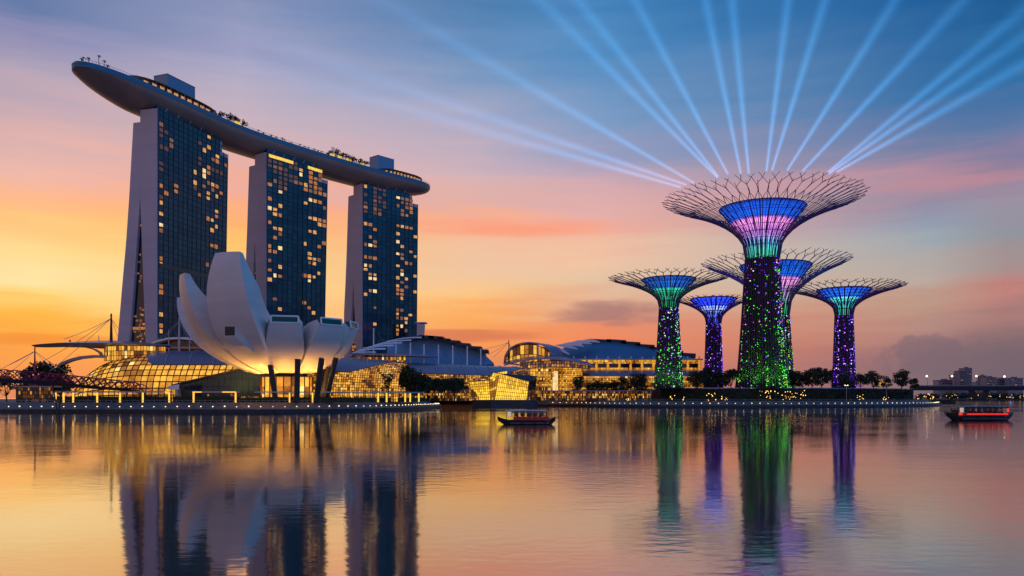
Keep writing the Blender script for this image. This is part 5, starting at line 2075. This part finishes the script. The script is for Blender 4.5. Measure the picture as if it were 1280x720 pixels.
pergola(68, 106, 376, 376, ((69.5, 1), (79.5, 1), (91.5, 1)), (), 'short pergola with three lit posts, leftmost on the west promenade')
pergola(110, 215, 376, 376, ((121.5, 1), (150, 1), (178.5, 1), (198, 0), (211.5, 1)), ((206, 212),), 'long pergola with lit posts in front of the rounded glass hall')
pergola(240, 298, 376, 376, ((242, 1), (257, 0), (278, 0), (294.5, 1)), ((241, 252), (278, 295)), 'pergola with lit corner posts and beams before the glass wedge')
pergola(318, 462, 376, 388, ((361, 1), (389.5, 1), (438.5, 1)), (), 'longest pergola, before the lotus museum')
pergola(464, 530, 398, 438, ((472, 1), (482, 1), (490, 0), (498, 0), (505, 1), (511.5, 1), (517, 0), (523, 1)), (), 'pergola following the curved tip of the west promenade')


# ------------------------------------------------------------------ small lamps along both quays
def lamp_proto():
    root = bpy.data.objects.new('quay_lamp', None)
    COL.objects.link(root)
    ORG[root] = Vector((0, 0, 0))
    tag(root, 'x', 'lamp')
    m = MB()
    m.tube([(0, 0, 0), (0, 0, .45)], [.16, .12], 6)
    m.build('base', M['steel'], root)
    m = MB()
    m.lathe((0, 0, .62), [(.05, -.2), (.30, -.14), (.34, .0), (.24, .16), (.05, .2)], 8, 0, True)
    m.build('lamp_head', M['lamp'], root, 60)
    return root


def along(edge, d, spacing, z, xmin=-1e9, xmax=1e9, start=0):
    pts = offset_poly(edge, d)
    out, carry = [], start
    for (x0, y0), (x1, y1) in zip(pts, pts[1:]):
        L = math.hypot(x1 - x0, y1 - y0)
        while carry < L:
            t_ = carry / L
            x, y = lerp(x0, x1, t_), lerp(y0, y1, t_)
            if xmin < x / y * 1000 + 640 < xmax:
                out.append(Vector((x, y, z)))
            carry += spacing
        carry -= L
    return out


LP = lamp_proto()
first = True
for edge, sp_, lo, hi, lab, grp in ((LEFT_EDGE, 5.3, -6, 562, 'small warm white lamp low on the edge of the west quay', 'lamps along the west quay'),
                                    (RIGHT_EDGE, 5.9, 690, 1186, 'small warm white lamp low on the edge of the garden quay', 'lamps along the garden quay')):
    for p in along(edge, 2.5, sp_, 2.42, lo, hi):
        if first:
            o = LP
            first = False
        else:
            o = copy_tree(LP)
        o.location = p
        s_ = rnd.uniform(.75, 1.12)
        o.scale = (s_,) * 3
        tag(o, lab, 'lamp', grp)

# railing along the quays (thin posts and a rail each)
for edge, nm in ((LEFT_EDGE, 'thin grey railing along the west promenade edge'), (RIGHT_EDGE, 'thin grey railing along the garden promenade edge')):
    m = MB()
    pts = [Vector((x, y, 5.75)) for x, y in offset_poly(edge, 11.6)]
    m.tube(pts, .07, 4)
    for p in along(edge, 11.6, 2.6, 4.7):
        m.tube([p, p + Vector((0, 0, 1.05))], .06, 4)
    o = m.build('railing', M['steel'], None, None, pts[len(pts) // 2])
    tag(o, nm, 'railing')


# lit shrubs and little lights at the foot of the garden terrace
def lit_bush(px, D, wpx, hpx, ybase, label, group, seed, dens=1.0):
    rr = random.Random(seed)
    c = at(px, ybase, D)
    c.z = 4.55
    root = thing('lit_bush', c, label, 'bush', group)
    w, h = wpx * D / 1000, hpx * D / 1000
    mb, lb = MB(), MB()
    for k in range(max(2, int(w / 2))):
        q = c + Vector((rr.uniform(-w, w) * .5, rr.uniform(-1, 1), h * rr.uniform(.25, .6)))
        leaf_cloud(mb, q, (1.3, 1.0, h * .4), int(26 * dens), .42, rr)
    mb.build('foliage', M['leaf2'], root)
    for k in range(int(w * h * .16 * dens) + 3):
        lb.blob(c + Vector((rr.uniform(-w, w) * .5, rr.uniform(-2.0, -1.0), h * rr.uniform(.1, 1.0))), rr.uniform(.14, .34), 5)
    o = lb.build('fairy_lights', M['lampwarm'], root)
    o['kind'] = 'stuff'


for i, (px, D, w, h, lab) in enumerate(((783, 568, 8, 6, 'gold lit bush near the tall tree left of the leftmost steel tree'), (840, 566, 7, 7, 'gold lit bush below the leftmost steel tree'), (855, 566, 4, 6, 'small gold lit bush right of the leftmost steel tree'),
                                        (888, 568, 15, 10, 'gold lit bushes below the smallest steel tree'), (905, 570, 12, 9, 'gold lit bushes between the smallest and the largest steel tree'), (960, 574, 24, 13, 'wide bank of gold lit bushes below the largest steel tree'),
                                        (985, 576, 22, 12, 'gold lit bushes right below the largest steel tree'), (1003, 580, 7, 13, 'upright gold lit bush right of the largest steel tree'), (1076, 602, 12, 9, 'gold lit bush below the rightmost steel tree'),
                                        (1106, 612, 9, 6, 'low gold lit bush below the lone tall tree'), (1156, 650, 22, 9, 'gold lit bushes at the right end of the garden quay'))):
    lit_bush(px, D, w, h, 500, lab, 'lit bushes along the garden quay', i + 3)
lb = thing('lit_palm', at(1104, 484, 632), 'yellow lit feathery palm on the terrace left of the lone tall tree', 'palm tree')
mb = MB()
c = at(1104, 484, 632)
rr = random.Random(4)
for k in range(26):
    a = math.pi * k / 25
    mb.tube([c + Vector((0, 0, 1)), c + Vector((math.cos(a) * 2.4, rr.uniform(-1, 1), 1 + math.sin(a) * 3.0)), c + Vector((math.cos(a) * 4.2, rr.uniform(-1.5, 1.5), 1.2 + math.sin(a) * 3.8))], [.14, .12, .04], 4)
mb.build('fronds', M['gold1'], lb)  # lamplight on the fronds is put into them as their own glow
mb = MB(); mb.tube([c + Vector((0, 0, -.5)), c + Vector((0, 0, 1.2))], .25, 6); mb.build('trunk', M['bark'], lb)



# strollers on the promenades
def standing_person(seed):
    rr = random.Random(seed)
    mb = MB()

    def ring(h, w, d, ox=0, oy=0):
        return [Vector((ox + w * math.cos(a), oy + d * math.sin(a), h)) for a in [2 * math.pi * k / 8 for k in range(8)]]
    for sx in (-1, 1):
        st = rr.uniform(-.16, .16) * sx
        mb.loft([ring(0, .05, .12, sx * .1, st), ring(.08, .055, .07, sx * .1, st), ring(.45, .06, .07, sx * .1, st * .5), ring(.86, .09, .10, sx * .08)])
    mb.loft([ring(.82, .16, .11), ring(1.0, .17, .12), ring(1.15, .15, .11), ring(1.36, .20, .12), ring(1.44, .17, .10), ring(1.47, .06, .06), ring(1.53, .055, .055), ring(1.56, .075, .085), ring(1.64, .08, .10), ring(1.73, .07, .085), ring(1.77, .03, .04)])
    for sx in (-1, 1):
        mb.tube([(sx * .2, 0, 1.40), (sx * .24, .02, 1.12), (sx * .22, rr.uniform(.02, .18), .84)], [.055, .045, .035], 6)
    return mb


PROTO = []
for k, mm in enumerate(('cloth', 'cloth2', 'black', 'column')):
    PROTO.append((standing_person(k), M[mm]))
made = {}


def stroller(p, k, label, group, z=4.7):
    if k not in made:
        o = PROTO[k][0].build('person', PROTO[k][1], None, 60)
        made[k] = o
    else:
        o = made[k].copy()
        COL.objects.link(o)
    o.location = (p.x, p.y, z)
    o.rotation_euler = (0, 0, rnd.uniform(0, 6.28))
    tag(o, label, 'person', group)


for p in along(RIGHT_EDGE, 15, 4.6, 4.7, 690, 830):
    for _ in range(rnd.choice((1, 1, 2))):
        stroller(p + Vector((rnd.uniform(-1.6, 1.6), rnd.uniform(-.5, 2.5), 0)), rnd.randrange(4), 'tiny person strolling on the promenade before the convention hall', 'people before the convention hall')
for p in along(RIGHT_EDGE, 14.6, 13.0, 4.7, 835, 1150):
    stroller(p + Vector((rnd.uniform(-4, 4), rnd.uniform(-.4, 1.2), 0)), rnd.randrange(4), 'tiny person walking below the planted garden terrace wall', 'people below the garden terrace')
for p in along(LEFT_EDGE, 13.5, 11.0, 4.7, 40, 520):
    stroller(p + Vector((rnd.uniform(-4, 4), rnd.uniform(-.5, 1.0), 0)), rnd.randrange(4), 'tiny person strolling by the pergolas on the west promenade', 'people by the pergolas')


# low arcades and kiosks between trees and quay (gold light at walking height)
def arcade(x0, x1, D, ytop, ybot, label, n, seed):
    a, b = at(x0, ybot, D), at(x1, ybot, D)
    root = thing('lit_arcade', Vector(((a.x + b.x) / 2, D, 4.7)), label, 'arcade')

    def fn(u, v):
        p = at(lerp(x0, x1, u), ytop, D)
        p.z = lerp(4.72, p.z, v)
        return p
    grid_shell(fn, n, 4, 'lit_front', root, [M['gold1'], M['gold2'], M['gold3'], M['gold4'], M['gold5'], M['darkglass']], (2, 3, 4, 4, .5, 6), M['grid'], .15, seed=seed, rows=((0, 0, 1, 3, 0, 9), (.3, 1, 1, 3, .1, 8), (1, 2, 3, 2, .2, 4), (0, 1, 2, 3, 0, 6)) if seed == 5 else ((.5, 1, 2, 2, .2, 7), (2, 3, 3, 2, .6, 4), (3, 4, 2, 1, .8, 1), (0, 1, 3, 4, 0, 4)))
    m = MB()
    top = at(x0, ytop, D).z
    m.box(((a.x + b.x) / 2, D + 3, top + .3), (b.x - a.x + 2, 8, .6))
    m.build('flat_roof', M['lavroof'], root)


arcade(524, 586, 548, 488, 501, 'low gold lit arcade behind the curved tip of the west promenade', 40, 3)
arcade(676, 815, 622, 489, 501, 'low gold lit arcade before the convention hall', 84, 4)
arcade(636, 684, 652, 484, 500, 'low gold lit arcade behind the right end of the crystal pavilion', 36, 6)
arcade(20, 66, 396, 484, 502, 'gold lit stalls under the end of the footbridge', 16, 5)

# garden street lamps
for px, D, y0, y1, lab in ((1058, 590, 482, 498, 'slim twin headed lamp post before the rightmost steel tree'), (1108, 612, 486, 498, 'slim lamp post at the right part of the garden quay'), (813, 560, 486, 498, 'slim lamp post left of the leftmost steel tree')):
    b = at(px, y1, D); b.z = 4.6
    t_ = at(px, y0, D)
    root = thing('lamp_post', b, lab, 'lamp post')
    m = MB(); m.tube([b, t_], .17, 6); m.build('pole', M['steel'], root)
    for sx in (-1, 1):
        m = MB(); m.tube([t_, t_ + Vector((sx * .9, 0, .2))], .1, 4); m.blob(t_ + Vector((sx * 1.0, 0, .2)), .42); m.build('lamp_head', M['lamp'] if px == 1058 else M['steel'], root)


# ------------------------------------------------------------------ footbridge with a twisted tube (left)
def footbridge():
    raw = [(-60, 466, 325), (-20, 467, 328), (0, 468, 331), (30, 470, 338), (60, 472.3, 347), (90, 475.2, 357), (120, 478.3, 368), (150, 481.0, 379), (168, 483.4, 384), (180, 487.3, 386), (188, 492, 387)]
    P3 = [at(*r) for r in raw]
    pts = []
    for i in range(len(P3) - 1):
        for k in range(8):
            p0, p1, p2, p3 = P3[max(i - 1, 0)], P3[i], P3[i + 1], P3[min(i + 2, len(P3) - 1)]
            t = k / 8
            pts.append(0.5 * ((2 * p1) + (p2 - p0) * t + (2 * p0 - 5 * p1 + 4 * p2 - p3) * t * t + (3 * p1 - p0 - 3 * p2 + p3) * t ** 3))
    pts.append(P3[-1])
    root = thing('twisted_footbridge', P3[5] - Vector((0, 0, P3[5].z - 4.7)), 'maroon footbridge with a twisted tube truss coming in from the left edge', 'footbridge')
    n = len(pts)

    def fr(i):
        d = (pts[min(i + 1, n - 1)] - pts[max(i - 1, 0)]).normalized()
        s = Vector((-d.y, d.x, 0)).normalized()
        return d, s, d.cross(s) * -1 if d.cross(s).z < 0 else d.cross(s)
    RT = 2.15
    m = MB()
    arc = 0
    A = [0]
    for a, b in zip(pts, pts[1:]):
        A.append(A[-1] + (b - a).length)

    def hpt(s, ph, rad):
        for i in range(n - 1):
            if s <= A[i + 1]:
                k = (s - A[i]) / max(1e-6, A[i + 1] - A[i])
                p = pts[i].lerp(pts[i + 1], k)
                d, sd, up = fr(i)
                return p + sd * (rad * 1.25 * math.cos(ph)) + up * (rad * math.sin(ph))
        return pts[-1]
    L = A[-1]
    for strand in range(6):
        for sgn in (1, -1):
            q = []
            s = 0
            while s <= L - 1:
                q.append(hpt(s, sgn * (s * .42) + strand * math.pi / 2, RT))
                s += 1.1
            m.tube(q, .21, 5)
    m.build('helix_tube', M['maroon'], root)
    m = MB()
    for i in range(0, n, 2):
        d, s, up = fr(i)
        m.tube([pts[i] + s * (RT * 1.25 * math.cos(a)) + up * (RT * math.sin(a)) for a in [2 * math.pi * k / 12 for k in range(13)]], .1, 4)
    m.build('ring_frame', M['maroon'], root)
    m = MB()
    rg = []
    for i in range(n - 8):
        d, s, up = fr(i)
        p = pts[i] - up * 1.7
        h = 1.9 - 1.2 * i / n
        rg.append([p - s * 2.0 - up * h, p - s * 2.8, p + s * 2.8, p + s * 2.0 - up * h])
    m.loft(rg)
    m.build('deck_beam', mat('deck_beam_paint', (.06, .022, .028), .6), root, 30)
    rr = random.Random(2)
    for i in range(46):
        s = L * (i + rr.random() * .6) / 47
        q = MB()
        q.blob(hpt(s, rr.uniform(2.4, 4.6) if rr.random() < .7 else rr.uniform(0, 6.28), RT + .1), rr.uniform(.14, .26), 5)
        q.build('deck_light', M['magentaglow'] if rr.random() < .75 else M['win5'], root)
    for i in (10, 34, 56):
        p = pts[i]
        q = MB()
        for sx in (-1, 1):
            q.tube([Vector((p.x, p.y + 3, -1)), p + Vector((sx * 2.2, 3, -3))], .3, 6)
        q.build('support_strut', M['column'], root)


footbridge()


# ------------------------------------------------------------------ boats
def seated_person(parent, pos, facing, mcloth, seed):
    """a seated figure: hips, torso, neck and head in one continuous surface, with arms"""
    rr = random.Random(seed)
    mb = MB()
    f = Vector((facing, 0, 0))
    s = Vector((0, 1, 0))
    c = Vector(pos)

    def ring(h, fw, w, d):
        return [c + f * (fw + d * math.cos(a)) + s * (w * math.sin(a)) + Vector((0, 0, h)) for a in [2 * math.pi * k / 10 for k in range(10)]]
    mb.loft([ring(0, .02, .17, .13), ring(.12, .0, .19, .14), ring(.28, -.02, .17, .12), ring(.42, .0, .21, .12), ring(.52, .0, .20, .10), ring(.57, .01, .08, .07), ring(.63, .02, .06, .06), ring(.66, .03, .08, .09), ring(.74, .03, .085, .105), ring(.82, .02, .08, .10), ring(.87, .02, .04, .05)])
    for sy in (-1, 1):
        mb.tube([c + s * .2 * sy + Vector((0, 0, .48)), c + s * .25 * sy + f * .05 + Vector((0, 0, .25)), c + s * .2 * sy + f * .28 + Vector((0, 0, .14))], [.06, .05, .035], 6)
        mb.tube([c + s * .1 * sy + Vector((0, 0, .06)), c + s * .12 * sy + f * .42 + Vector((0, 0, .08)), c + s * .12 * sy + f * .45 - Vector((0, 0, .38))], [.09, .075, .05], 6)
    o = mb.build('person', mcloth, None, 60, c)
    return o


def bumboat(px0, px1, ywl, D, label, kind, seed):
    L = (px1 - px0) / 1000 * D
    x0 = X(px0, D)
    c = Vector((x0 + L / 2, D, 0))
    root = thing('river_boat', c, label, 'boat', 'low covered river boats')
    W2 = L * .115
    # hull: bow at the left, rising at both ends
    st = MB()
    rg, gun = [], []
    N_ = 28
    for i in range(N_ + 1):
        t = i / N_
        x = x0 + L * t
        w = W2 * (max(0.02, math.sin(math.pi * min(1, t * 1.0 + .02)) ** .42) if t < .5 else max(.10, math.sin(math.pi * min(1, max(0, 1 - t * .97))) ** .36))
        sheer = L * (.070 + .060 * max(0, (.26 - t) / .26) ** 2.0 + .055 * max(0, (t - .84) / .16) ** 1.6)
        keel = -.35 + L * .10 * max(0, (.16 - t) / .16) ** 1.3 + L * .085 * max(0, (t - .88) / .12) ** 1.4
        y = D
        rg.append([Vector((x, y - w, sheer)), Vector((x, y - w * .93, lerp(keel, sheer, .55))), Vector((x, y - w * .55, keel)), Vector((x, y + w * .55, keel)), Vector((x, y + w * .93, lerp(keel, sheer, .55))), Vector((x, y + w, sheer))])
        gun.append((x, w, sheer))
    st.loft(rg, False)
    for r in (rg[0], rg[-1]):
        n = len(st.v); st.v += r; st.face(tuple(range(n, n + 6)))
    hull = st.build('hull', M['black'], root, 50)
    m = MB()
    m.loft([[Vector((x, D - w * .97, s_ - .12)), Vector((x, D + w * .97, s_ - .12))] for x, w, s_ in gun], False)
    m.build('deck', M['grey'], root)
    m = MB()
    for sg in (-1, 1):
        m.tube([Vector((x, D + sg * w * 1.01, s_)) for x, w, s_ in gun], .11, 5)
    m.build('rubbing_strake', M['black'], hull)
    # lower grey band on the hull side
    m = MB()
    m.loft([[r[0].lerp(r[1], .75) + Vector((0, -.03, 0)), r[1].lerp(r[2], .25) + Vector((0, -.05, 0))] for r in rg[6:26]], False)
    m.build('waterline_band', M['grey'], hull)
    # red coaming below the windows
    ca, cb = .27 if kind == 1 else .14, .90 if kind == 1 else .91
    h0, h1 = L * .066, L * (.136 if kind == 1 else .116)
    m = MB()
    wy = W2 * .86
    m.loft([[Vector((x0 + L * ca, D - wy, h0)), Vector((x0 + L * cb, D - wy, h0)), Vector((x0 + L * cb, D + wy, h0)), Vector((x0 + L * ca, D + wy, h0))],
            [Vector((x0 + L * ca, D - wy * 1.02, h1)), Vector((x0 + L * cb, D - wy * 1.02, h1 * .95)), Vector((x0 + L * cb, D + wy * 1.02, h1 * .95)), Vector((x0 + L * ca, D + wy * 1.02, h1))]])
    m.build('red_coaming', M['red'], root)
    m = MB()
    if kind == 2:
        m.box((x0 + L * .58, D - wy * 1.02 - .06, L * .098), (L * .62, .08, .26))
        m.build('red_light_strip', M['redlight'], root)
        for k, (t, w, h, mm) in enumerate(((.17, .05, .03, 'redlight'), (.885, .03, .055, 'redlight'))):
            q = MB(); q.box((x0 + L * t, D - wy * 1.05 - .05, L * (.10 if k == 0 else .155)), (L * w, .1, L * h)); q.build('red_lamp', M[mm], root)
    # roof on posts
    ra, rb_ = (.13, .86) if kind == 1 else (.12, .91)
    zt = L * (.232 if kind == 1 else .205)
    m = MB()
    rings = []
    for k in range(13):
        t = lerp(ra, rb_, k / 12)
        z = zt + L * .008 * math.sin(math.pi * k / 12)
        rings.append([Vector((x0 + L * t, D - W2 * .98, z)), Vector((x0 + L * t, D - W2 * .5, z + .16)), Vector((x0 + L * t, D + W2 * .5, z + .16)), Vector((x0 + L * t, D + W2 * .98, z)), Vector((x0 + L * t, D + W2 * .9, z - .12)), Vector((x0 + L * t, D - W2 * .9, z - .12))])
    m.loft(rings)
    roof = m.build('roof', M['steel'] if kind == 1 else M['grey'], root, 30)
    npst = 8
    for k in range(npst):
        t = lerp(ra + .02, rb_ - .01, k / (npst - 1))
        for sg in (-1, 1):
            q = MB()
            q.tube([Vector((x0 + L * t, D + sg * W2 * .86, h0)), Vector((x0 + L * t, D + sg * W2 * .88, zt))], .07, 5)
            q.build('roof_post', M['black'], root)
    # wheelhouse front screen and helm
    q = MB()
    q.box((x0 + L * (ra + .075), D - wy * .92, lerp(h1, zt, .48)), (L * .055, .08, (zt - h1) * .8))
    q.build('cabin_panel', M['whitelight'], root)
    if kind == 1:  # warm glowing boxes added under the roof to brighten the dim boat
        for k in range(5):
            q = MB()
            q.box((x0 + L * lerp(.3, .8, k / 4), D, zt - .3), (.5, .3, .12))
            q.build('cabin_glow_box', M['lampwarm'], roof)
    q = MB()
    q.box((x0 + L * (ra + .02), D, lerp(h0, zt, .42)), (.1, W2 * 1.6, (zt - h0) * .55))
    q.build('windscreen', M['darkglass'], root)
    if kind == 2:
        for k in range(7):
            q = MB()
            q.box((x0 + L * lerp(.22, .84, k / 6), D - W2 * .4, zt - .35), (.9, .5, .12))
            q.build('cabin_glow_box', M['whitelight'], roof)
    q = MB()
    nsc = 5 if kind == 1 else 7  # dark panels added on the far side to fill the cabin with shade
    for k in range(nsc):
        q = MB()
        q.box((x0 + L * lerp(ra + .14, rb_ - .04, (k + .5) / nsc), D + W2 * .84, lerp(h1, zt, .5)), (L * (rb_ - ra - .18) / nsc * .7, .05, (zt - h1) * .96))
        q.build('cabin_shade_panel', M['darkglass'], root)
    q = MB()
    # rolled side curtains under the eaves
    q = MB()
    q.tube([Vector((x0 + L * (ra + .12), D - W2 * .9, zt - .28)), Vector((x0 + L * (rb_ - .01), D - W2 * .9, zt - .28))], .16, 6)
    q.build('rolled_curtain', M['black'] if kind == 2 else M['grey'], roof)
    # tyre fenders
    for t in (.2, .42, .64, .82):
        q = MB()
        cx = Vector((x0 + L * t, D - W2 * 1.02, L * .045))
        q.tube([cx + Vector((.3 * math.cos(a), -.08, .3 * math.sin(a))) for a in [2 * math.pi * k / 10 for k in range(11)]], .1, 5)
        q.build('tyre_fender', M['black'], root)
    # benches and passengers
    q = MB()
    for k in range(6):
        q.box((x0 + L * lerp(.34, .82, k / 5), D - W2 * .2, L * .105), (.45, W2 * 1.1, .1))
        q.box((x0 + L * lerp(.34, .82, k / 5) + .25, D - W2 * .2, L * .122), (.07, W2 * 1.1, .5))
    q.build('benches', M['column'], root)
    rr = random.Random(seed)
    seat = ('first', 'second', 'third', 'fourth', 'fifth', 'sixth')
    for k in range(6):
        pos = (x0 + L * lerp(.34, .82, k / 5) - .05, D - W2 * rr.uniform(.35, .6), L * .105 + .06)
        o = seated_person(None, pos, -1, M[rr.choice(('cloth', 'cloth', 'cloth2'))], k)
        tag(o, 'person seated on the %s bench from the bow of the %s boat' % (seat[k], 'nearer middle' if kind == 1 else 'right'), 'person', 'passengers on the boats')
    return root


bumboat(622, 694, 530, 209, 'black and red river boat with a pale roof, in the middle of the water', 1, 1)
bumboat(1182, 1264, 525.5, 246, 'dark river boat with glowing red light strip at the right edge', 2, 2)

# buoy
b = thing('buoy', at(1263, 502, 1000) * 1.0 - Vector((0, 0, at(1263, 502, 1000).z)), 'tiny white buoy on the far water above the right boat', 'buoy')
m = MB(); m.lathe(ORG[b], [(.2, -.5), (1.6, -.3), (1.9, .5), (1.2, 1.6), (.3, 2.0)], 10, 0, True); m.build('float', M['whitepaint'], b, 40)
m = MB(); m.tube([ORG[b] + Vector((0, 0, 1.9)), ORG[b] + Vector((0, 0, 3.4))], .25, 6); m.build('top_mark', M['whitepaint'], b)


# ------------------------------------------------------------------ far shore, road bridge and city at the right
DB = 1750
g = MB()
g.prism([(X(1130, 1950), 1950), (X(1500, 1950), 1950), (X(1500, 3000), 3000), (X(1130, 3000), 3000)], -1, 2.2)
tag(g.build('far_shore', M['soil']), kind='structure')
root = thing('road_bridge', Vector((X(1230, DB), DB, 0)), 'long dark road bridge crossing the far water at the right', 'bridge')
m = MB()
a, b = X(1140, DB), X(1420, DB)
z0, z1 = at(0, 488.6, DB).z, at(0, 482.2, DB).z
m.loft([[Vector((x, DB - 8, z0 + 1)), Vector((x, DB - 10, z1 - 1.2)), Vector((x, DB + 12, z1 - 1.2)), Vector((x, DB + 8, z0 + 1))] for x in (a, (a + b) / 2, b)])
m.build('deck', M['bridge'], root)
m = MB()
m.box(((a + b) / 2, DB - 10.5, z1 - .2), (b - a, .8, 2.2))
m.build('parapet', M['far2'], root)
for k, (px, wpx) in enumerate(((1224, 9), (1330, 9))):
    for sx in (-1, 1):
        m = MB()
        c = Vector((X(px, DB), DB, 0))
        m.loft([[c + Vector((sx * 5 - 4, -7, 3)), c + Vector((sx * 5 + 4, -7, 3)), c + Vector((sx * 5 + 4, 7, 3)), c + Vector((sx * 5 - 4, 7, 3))],
                [c + Vector((sx * wpx * 1.9 - 4, -7, z0 + 1.2)), c + Vector((sx * wpx * 1.9 + 3, -7, z0 + 1.2)), c + Vector((sx * wpx * 1.9 + 3, 7, z0 + 1.2)), c + Vector((sx * wpx * 1.9 - 4, 7, z0 + 1.2))]])
        m.build('pier', M['bridge'], root)
    m = MB()
    m.box((X(px, DB), DB, 1), (wpx * 4.0, 16, 5))
    m.build('pile_cap', M['bridge'], root)
for px, y, lab in ((1158.5, 470.5, 'left of the far blocks'), (1190, 470.5, 'just left of the far tower block'), (1220.5, 470.5, 'just right of the far tower block'), (1255.5, 471, 'nearest the right edge')):
    b = Vector((X(px, DB), DB - 4, z1 - 1))
    t_ = at(px, y, DB - 4)
    root = thing('street_lamp', b, 'glowing street lamp on the far road bridge, ' + lab, 'street lamp', 'street lamps on the road bridge')
    m = MB(); m.tube([b, t_], [.5, .35], 6); m.build('pole', M['far2'], root)
    m = MB(); m.blob(t_ + Vector((0, 0, .6)), 2.0, 10); m.build('lamp_head', M['farlamp'], root, 60)


def block(px0, px1, ytop, D, label, m_='far', parts=(), seed=0):
    rr = random.Random(seed)
    a, b = X(px0, D), X(px1, D)
    zt = at(0, ytop, D).z
    root = thing('far_block', Vector(((a + b) / 2, D, 2.2)), label, 'building', 'far city blocks at the right')
    m = MB()
    m.box(((a + b) / 2, D + 15, (zt + 2.2) / 2), (b - a, 30, zt - 2.2))
    m.build('wall', M[m_], root)
    m = MB()
    m.box(((a + b) / 2, D + 15, zt + .7), (b - a + 2, 32, 1.4))
    m.box((lerp(a, b, .6), D + 15, zt + 3), ((b - a) * .3, 12, 4))
    m.build('roof', M['far2'], root)
    nf = max(2, int((zt - 26) / 5.5))
    m = MB()
    for f in range(nf):
        m.box(((a + b) / 2, D - .25, zt - 4 - f * 5.5), ((b - a) * .9, .5, 2.4))
    m.build('window_band', M['darkglass'], root)
    for k in range(parts):
        q = MB()
        q.box((lerp(a, b, rr.uniform(.1, .9)), D - .7, lerp(30, zt - 3, rr.random())), (rr.uniform(2, 5), .4, 2.2))
        q.build('lit_window', M[rr.choice(('win3', 'win4', 'win2'))], root)


block(1173, 1191, 475.5, 2350, 'low wide far block left of the far tower block', parts=3, seed=1)
block(1193, 1199.5, 469, 2450, 'narrow far block touching the far tower block on the left', 'far', parts=4, seed=2)
block(1199.5, 1207, 464, 2300, 'left half of the twin far tower, darker and lower', 'far2', parts=5, seed=3)
block(1206, 1215, 460.5, 2320, 'tallest far tower block, just left of the second bridge lamp from the right', 'far', parts=6, seed=4)
block(1229, 1233, 470, 2420, 'slender far block with a stub top right of the far tower', 'far2', parts=2, seed=5)
block(1233, 1246, 472, 2350, 'broad far block right of the far tower block', 'far', parts=6, seed=6)
block(1246, 1260, 474, 2400, 'low far block under the rightmost bridge lamp', 'far2', parts=6, seed=7)
block(1260, 1279, 473, 2380, 'wide far block at the right edge of the picture', 'far', parts=8, seed=8)
block(1221, 1229, 478, 2500, 'lowest lit far block just right of the far tower block', 'far', parts=5, seed=9)
# far shore trees with a few lights: one mass of green
mb, lbm = MB(), MB()
rr = random.Random(12)
for k in range(150):
    px = rr.uniform(1150, 1330)
    c = Vector((X(px, 1960), 1965 + rr.uniform(0, 20), 6 + rr.uniform(0, 9)))
    leaf_cloud(mb, c, (9, 5, 5.5), 30, 1.8, rr)
for k in range(34):
    px = rr.uniform(1172, 1300)
    lbm.blob((X(px, 1950), 1952, rr.uniform(5, 14)), rr.uniform(.35, .8), 5)
o = mb.build('shore_wood', M['leaf'], None, None, (X(1230, 1960), 1960, 2.2))
tag(o, 'low dark wood along the far shore under the road bridge', 'wood', None, 'stuff')
o2 = lbm.build('shore_lights', M['lampwarm'], None, None, (X(1230, 1950), 1950, 2.2))
tag(o2, 'scattered tiny lights along the far shore under the road bridge', 'lights', None, 'stuff')

# land behind the bay halls and the garden: the rest of the island
g = MB()
g.prism([(-900, 902), (500, 902), (520, 1500), (-900, 1500)], -1, 4.4)
tag(g.build('island_ground', M['soil']), kind='structure')
